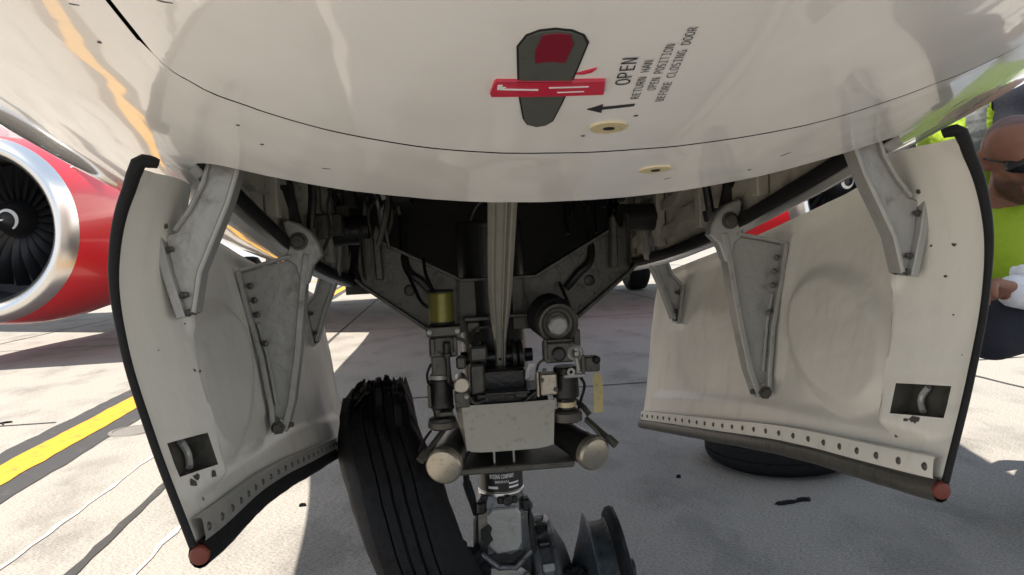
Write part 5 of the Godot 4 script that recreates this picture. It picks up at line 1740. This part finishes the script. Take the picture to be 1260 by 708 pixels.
func head_mesh(at: Vector3, turn: Basis, hair: Color, skin: Color) -> MB:
	# local axes: x to the person's left as seen from the front, y up, z forward
	var L := func(x: float, y: float, z: float) -> Vector3: return at + turn * Vector3(x, y, z)
	var b := [
		[L.call(0, 0.035, -0.022), L.call(0, 0.030, 0.012), 0.084, 0.080],
		[L.call(-0.018, 0.045, 0.02), L.call(0.018, 0.045, 0.02), 0.066, 0.066],
		[L.call(0, -0.030, 0.015), L.call(0, -0.078, 0.052), 0.062, 0.036],
		[L.call(-0.034, -0.06, 0.020), L.call(0.034, -0.06, 0.020), 0.034, 0.034],
		[L.call(-0.030, 0.020, 0.078), L.call(0.030, 0.020, 0.078), 0.013, 0.013],
		[L.call(-0.036, -0.020, 0.060), L.call(-0.030, -0.034, 0.060), 0.022, 0.018],
		[L.call(0.036, -0.020, 0.060), L.call(0.030, -0.034, 0.060), 0.022, 0.018],
		[L.call(0, 0.008, 0.090), L.call(0, -0.030, 0.108), 0.009, 0.012],
		[L.call(-0.011, -0.034, 0.097), L.call(0.011, -0.034, 0.097), 0.009, 0.009],
		[L.call(-0.018, -0.060, 0.086), L.call(0.018, -0.060, 0.086), 0.010, 0.010],
		[L.call(-0.013, -0.071, 0.085), L.call(0.013, -0.071, 0.085), 0.009, 0.009],
		[L.call(0, -0.100, 0.074), L.call(0, -0.098, 0.078), 0.020, 0.018],
		[L.call(0, -0.05, -0.02), L.call(0, -0.17, -0.045), 0.056, 0.060]]
	for s in [-1.0, 1.0]:
		b.append([L.call(s * 0.083, 0.014, -0.004), L.call(s * 0.090, 0.018, -0.020), 0.010, 0.011])
		b.append([L.call(s * 0.080, -0.018, -0.002), L.call(s * 0.086, 0.0, -0.018), 0.009, 0.010])
	var inv := turn.inverse()
	return nets(body_field(b, 0.0065, 0.0045), null, func(p: Vector3) -> Color:
		var q := inv * (p - at)
		var c := skin
		# cropped hair over the back and top, stubble on the jaw, darker lips
		var line := smoothstep(0.085, 0.098, q.y + maxf(0.0, -q.z) * 0.9 - maxf(0.0, q.z) * 0.35)
		c = c.lerp(hair, line * (0.6 + 0.25 * ripple2.get_noise_3d(q.x * 900, q.y * 900, q.z * 900)))
		var beard := smoothstep(-0.035, -0.055, q.y) * smoothstep(-0.02, 0.03, q.z)
		c = c.lerp(hair * 1.2, beard * 0.8)
		c = c * (1.0 + 0.12 * ripple.get_noise_3d(q.x * 700, q.y * 700, q.z * 700))
		if absf(q.x) < 0.024 and q.y < -0.056 and q.y > -0.078 and q.z > 0.085:
			c = Color(0.20, 0.07, 0.058)
		return c)

const YEL := Color(0.29, 0.43, 0.012)
const GREYTAPE := Color(0.12, 0.13, 0.135)

func people() -> void:
	# the crouching man
	var man := pivot("person", self)
	var base := P(1.62, 0, 2.2)
	man.position = base + Vector3(0.035, 0, 0)
	tag(man, "bending man in dark sunglasses and yellow hi-vis vest beside the right gear door", "person")
	var B := func(x: float, y: float, d: float) -> Vector3: return P(x, y, d) - base
	var head_at: Vector3 = B.call(1.475, 1.270, 1.97)
	var turn := Basis(Vector3.UP, -0.30) * Basis(Vector3.RIGHT, 0.28) * Basis(Vector3.BACK, 0.06)
	var neck: Vector3 = B.call(1.50, 1.13, 2.06)
	var chest: Vector3 = B.call(1.58, 0.99, 2.12)
	var waist: Vector3 = B.call(1.80, 0.93, 2.26)
	var hips: Vector3 = B.call(1.98, 0.93, 2.34)
	var sr: Vector3 = B.call(1.405, 1.06, 2.11)
	var sl: Vector3 = B.call(1.75, 1.06, 2.02)
	var er: Vector3 = B.call(1.60, 0.865, 1.93)
	var wr: Vector3 = B.call(1.362, 0.905, 1.88)
	var el: Vector3 = B.call(1.80, 0.82, 1.86)
	var wl: Vector3 = B.call(1.62, 0.84, 1.72)
	var hr: Vector3 = B.call(1.99, 0.90, 2.26)
	var hl: Vector3 = B.call(2.06, 0.90, 2.42)
	var kr: Vector3 = B.call(1.93, 0.50, 2.14)
	var kl: Vector3 = B.call(2.05, 0.50, 2.36)
	var ar: Vector3 = B.call(2.02, 0.10, 2.26)
	var al: Vector3 = B.call(2.14, 0.10, 2.46)
	var torso := [[chest, neck, 0.15, 0.075], [chest, waist, 0.155, 0.14], [waist, hips, 0.14, 0.15], [sr, chest, 0.075, 0.13], [sl, chest, 0.075, 0.13]]
	var arms := [[sr, er, 0.056, 0.043], [er, wr, 0.043, 0.030], [sl, el, 0.056, 0.043], [el, wl, 0.043, 0.030]]
	var legs := [[hr, kr, 0.088, 0.062], [kr, ar, 0.060, 0.042], [hl, kl, 0.088, 0.062], [kl, al, 0.060, 0.042], [hips, hr, 0.14, 0.10], [hips, hl, 0.14, 0.10]]
	var skin := Color(0.25, 0.122, 0.088)
	var mb := nets(body_field(torso + arms + legs, 0.02, 0.016), null, func(_p): return skin)
	var head := head_mesh(head_at, turn, Color(0.055, 0.035, 0.028), skin)
	mb.v.append_array(head.v)
	mb.c.append_array(head.c)
	var nk := nets(body_field([[neck + Vector3(0, -0.03, 0), head_at + turn * Vector3(0, -0.09, -0.03), 0.062, 0.056]], 0.02, 0.010), null, func(_p): return skin)
	mb.v.append_array(nk.v)
	mb.c.append_array(nk.c)
	for h in [[wr, (wr - er) + Vector3(-0.05, 0.0, 0.05), Vector3(0.2, -0.8, 0.4), 1.0], [wl, (wl - el), Vector3(0, -1, 0.2), -1.0]]:
		var hb := nets(body_field(hand_bones(h[0], h[1], h[2], h[3]), 0.004, 0.004), null, func(_p): return skin)
		mb.v.append_array(hb.v)
		mb.c.append_array(hb.c)
	part("body", mb, M.skin, man, 60, "", true)
	part("shirt", nets(body_field([[sr, er, 0.058, 0.052], [er, wr + (er - wr) * 0.12, 0.044, 0.034], [sl, el, 0.058, 0.052], [el, wl + (el - wl) * 0.12, 0.054, 0.044], [sr, chest, 0.07, 0.12], [sl, chest, 0.07, 0.12]], 0.014, 0.013, 0.012)), M.shirt_white, man, 60)
	var cuff := MB.new()
	cuff.box((wr * 0.72 + er * 0.28) + Vector3(0, 0.012, 0.062), Vector3(0.018, 0.004, 0.002), 0.0005, Basis(Vector3.BACK, 0.3))
	part("cuff_stitch", cuff, M.navy_cloth, man)
	var ax := (chest - waist).normalized()
	part("vest", nets(body_field([[chest, chest.lerp(neck, 0.55), 0.15, 0.10], [chest, waist, 0.155, 0.145], [sr, chest, 0.06, 0.13], [sl, chest, 0.06, 0.13], [waist, waist.lerp(hips, 0.4), 0.145, 0.15]], 0.02, 0.012, 0.030), func(p: Vector3) -> bool:
		return (p - head_at).length() > 0.11, func(p: Vector3) -> Color:
			var h := (p - chest).dot(ax)
			if h < -0.01 and h > -0.06: return GREYTAPE
			if h < -0.16 and h > -0.21: return GREYTAPE
			if (p - (chest + Vector3(-0.16, -0.11, 0.12))).length() < 0.035: return Color(0.7, 0.12, 0.02)
			return YEL), M.vest, man, 60, "", true)
	part("trousers", nets(body_field(legs, 0.02, 0.014, 0.018), func(p: Vector3) -> bool: return p.y > 0.11), M.navy_cloth, man, 60)
	for f in [[ar, Vector3(-0.10, 0, 0.20)], [al, Vector3(0.02, 0, 0.24)]]:
		var a: Vector3 = f[0]
		a.y = 0.0
		var fw: Vector3 = (f[1] as Vector3).normalized()
		part("shoe", nets(body_field([[a + Vector3(0, 0.09, 0), a + Vector3(0, 0.045, 0), 0.052, 0.046], [a - fw * 0.05 + Vector3(0, 0.042, 0), a + fw * 0.17 + Vector3(0, 0.036, 0), 0.042, 0.036]], 0.012, 0.010), func(p: Vector3) -> bool: return true), M.seal_rubber, man, 60)
	# sunglasses
	mb = MB.new()
	var H := func(x: float, y: float, z: float) -> Vector3: return head_at + turn * Vector3(x, y, z)
	for s in [-1.0, 1.0]:
		mb.sheet(func(i, j):
			var a = TAU * j / 20.0
			var r = i / 6.0
			var x: float = s * 0.034 + 0.030 * r * signf(cos(a)) * pow(absf(cos(a)), 0.7)
			var y: float = 0.001 + 0.021 * r * signf(sin(a)) * pow(absf(sin(a)), 0.7)
			return H.call(x, y, 0.101 - 9.0 * x * x + 0.004 * (1 - r * r)), 6, 20)
	part("sunglass_lenses", mb, M.lens_black, man, 60)
	mb = MB.new()
	mb.tube([H.call(-0.008, 0.008, 0.108), H.call(0, 0.010, 0.110), H.call(0.008, 0.008, 0.108)], 0.003, 8)
	part("sunglass_bridge", mb, M.lens_black, man)
	for s in [-1.0, 1.0]:
		mb = MB.new()
		mb.tube([H.call(s * 0.062, 0.010, 0.070), H.call(s * 0.080, 0.012, 0.045), H.call(s * 0.090, 0.012, 0.0), H.call(s * 0.090, 0.002, -0.02)], 0.003, 8)
		part("sunglass_temple", mb, M.lens_black, man)
	# the bag under his sleeve
	var bag := pivot("tool_bag", self)
	bag.position = P(1.545, 0.70, 1.98)
	tag(bag, "soft navy tool bag hanging below the bending man's white sleeve", "bag")
	part("bag_body", nets(body_field([[Vector3(-0.095, 0.06, 0), Vector3(0.12, 0.125, 0.03), 0.062, 0.075], [Vector3(-0.085, 0.135, 0), Vector3(0.12, 0.17, 0.02), 0.050, 0.06], [Vector3(-0.1, 0.05, -0.05), Vector3(0.1, 0.12, -0.05), 0.05, 0.06]], 0.02, 0.010), null, null), M.navy_cloth, bag, 60)
	mb = MB.new()
	mb.tube(smooth_path([Vector3(-0.09, 0.16, 0.02), Vector3(-0.12, 0.19, 0.05), Vector3(-0.13, 0.205, 0.08), Vector3(-0.10, 0.20, 0.07), Vector3(0.02, 0.185, 0.03)], 5), 0.007, 8)
	part("bag_strap", mb, M.seal_rubber, bag)
	# the colleague standing behind him, in profile
	var other := pivot("person", self)
	base = P(1.98, 0, 2.75)
	other.position = base
	tag(other, "person in a yellow hi-vis vest and navy sleeve standing behind the bending man", "person")
	var Q := func(x: float, y: float, d: float) -> Vector3: return P(x, y, d) - base
	neck = Q.call(2.02, 1.62, 2.75)
	chest = Q.call(1.97, 1.42, 2.75)
	waist = Q.call(2.14, 1.17, 2.78)
	hips = Q.call(2.42, 0.97, 2.80)
	sr = Q.call(1.975, 1.545, 2.58)
	sl = Q.call(1.99, 1.545, 2.93)
	torso = [[chest, neck, 0.14, 0.07], [chest, waist, 0.15, 0.135], [waist, hips, 0.135, 0.145], [sr, chest, 0.065, 0.12], [sl, chest, 0.065, 0.12]]
	er = Q.call(1.96, 1.27, 2.52)
	wr = Q.call(1.83, 1.08, 2.50)
	el = Q.call(1.95, 1.27, 2.99)
	wl = Q.call(1.82, 1.08, 2.94)
	arms = [[sr, er, 0.055, 0.042], [er, wr, 0.042, 0.030], [sl, el, 0.055, 0.042], [el, wl, 0.042, 0.030]]
	hr = Q.call(2.45, 0.90, 2.71)
	hl = Q.call(2.45, 0.90, 2.89)
	legs = [[hr, Q.call(2.46, 0.49, 2.71), 0.085, 0.058], [Q.call(2.46, 0.49, 2.71), Q.call(2.52, 0.09, 2.71), 0.056, 0.042], [hl, Q.call(2.51, 0.49, 2.89), 0.085, 0.058], [Q.call(2.51, 0.49, 2.89), Q.call(2.60, 0.09, 2.90), 0.056, 0.042], [hips, hr, 0.14, 0.10], [hips, hl, 0.14, 0.10]]
	head_at = Q.call(1.98, 1.76, 2.74)
	turn = Basis(Vector3.UP, -PI / 2) * Basis(Vector3.RIGHT, 0.35)
	mb = nets(body_field(torso + arms + legs, 0.02, 0.018), null, func(_p): return skin)
	head = head_mesh(head_at, turn, Color(0.04, 0.03, 0.025), skin)
	mb.v.append_array(head.v)
	mb.c.append_array(head.c)
	for h in [[wr, wr - er, Vector3(0, -1, 0.2), 1.0], [wl, wl - el, Vector3(0, -1, 0.2), -1.0]]:
		var hb := nets(body_field(hand_bones(h[0], h[1], h[2], h[3]), 0.004, 0.0045), null, func(_p): return skin)
		mb.v.append_array(hb.v)
		mb.c.append_array(hb.c)
	part("body", mb, M.skin, other, 60, "", true)
	part("shirt", nets(body_field([[sr, er, 0.056, 0.046], [er, wr + (er - wr) * 0.12, 0.046, 0.036], [sl, el, 0.056, 0.046], [el, wl + (el - wl) * 0.12, 0.046, 0.036], [sr, chest, 0.064, 0.11], [sl, chest, 0.064, 0.11], [chest, neck, 0.13, 0.066]], 0.014, 0.014, 0.012)), M.navy_cloth, other, 60)
	part("vest", nets(body_field([[chest, chest.lerp(neck, 0.7), 0.14, 0.10], [chest, waist, 0.15, 0.14], [waist, hips, 0.14, 0.15], [sr, chest, 0.058, 0.12], [sl, chest, 0.058, 0.12]], 0.02, 0.012, 0.030), func(p: Vector3) -> bool:
		# armholes and neck opening
		var q := p - sr
		if Vector2(q.x, q.y * 0.8).length() < 0.082 and q.z > -0.05: return false
		q = p - sl
		if Vector2(q.x, q.y * 0.8).length() < 0.082 and q.z < 0.05: return false
		return p.y < neck.y - 0.01, func(p: Vector3) -> Color:
			var q := p - sr
			if q.x < -0.085 and q.x > -0.135 and p.y > waist.y: return GREYTAPE
			if p.y > waist.y - 0.03 and p.y < waist.y + 0.02: return GREYTAPE
			if p.y > waist.y + 0.13 and p.y < waist.y + 0.18: return GREYTAPE
			return YEL), M.vest, other, 60, "", true)
	part("trousers", nets(body_field(legs, 0.02, 0.015, 0.016), func(p: Vector3) -> bool: return p.y > 0.10), M.navy_cloth, other, 60)
	for a0 in [Q.call(2.52, 0.0, 2.71), Q.call(2.60, 0.0, 2.90)]:
		var a: Vector3 = a0
		part("shoe", nets(body_field([[a + Vector3(0, 0.09, 0), a + Vector3(0, 0.045, 0), 0.052, 0.046], [a + Vector3(0.05, 0.042, 0), a + Vector3(-0.17, 0.036, 0), 0.042, 0.036]], 0.012, 0.010)), M.seal_rubber, other, 60)
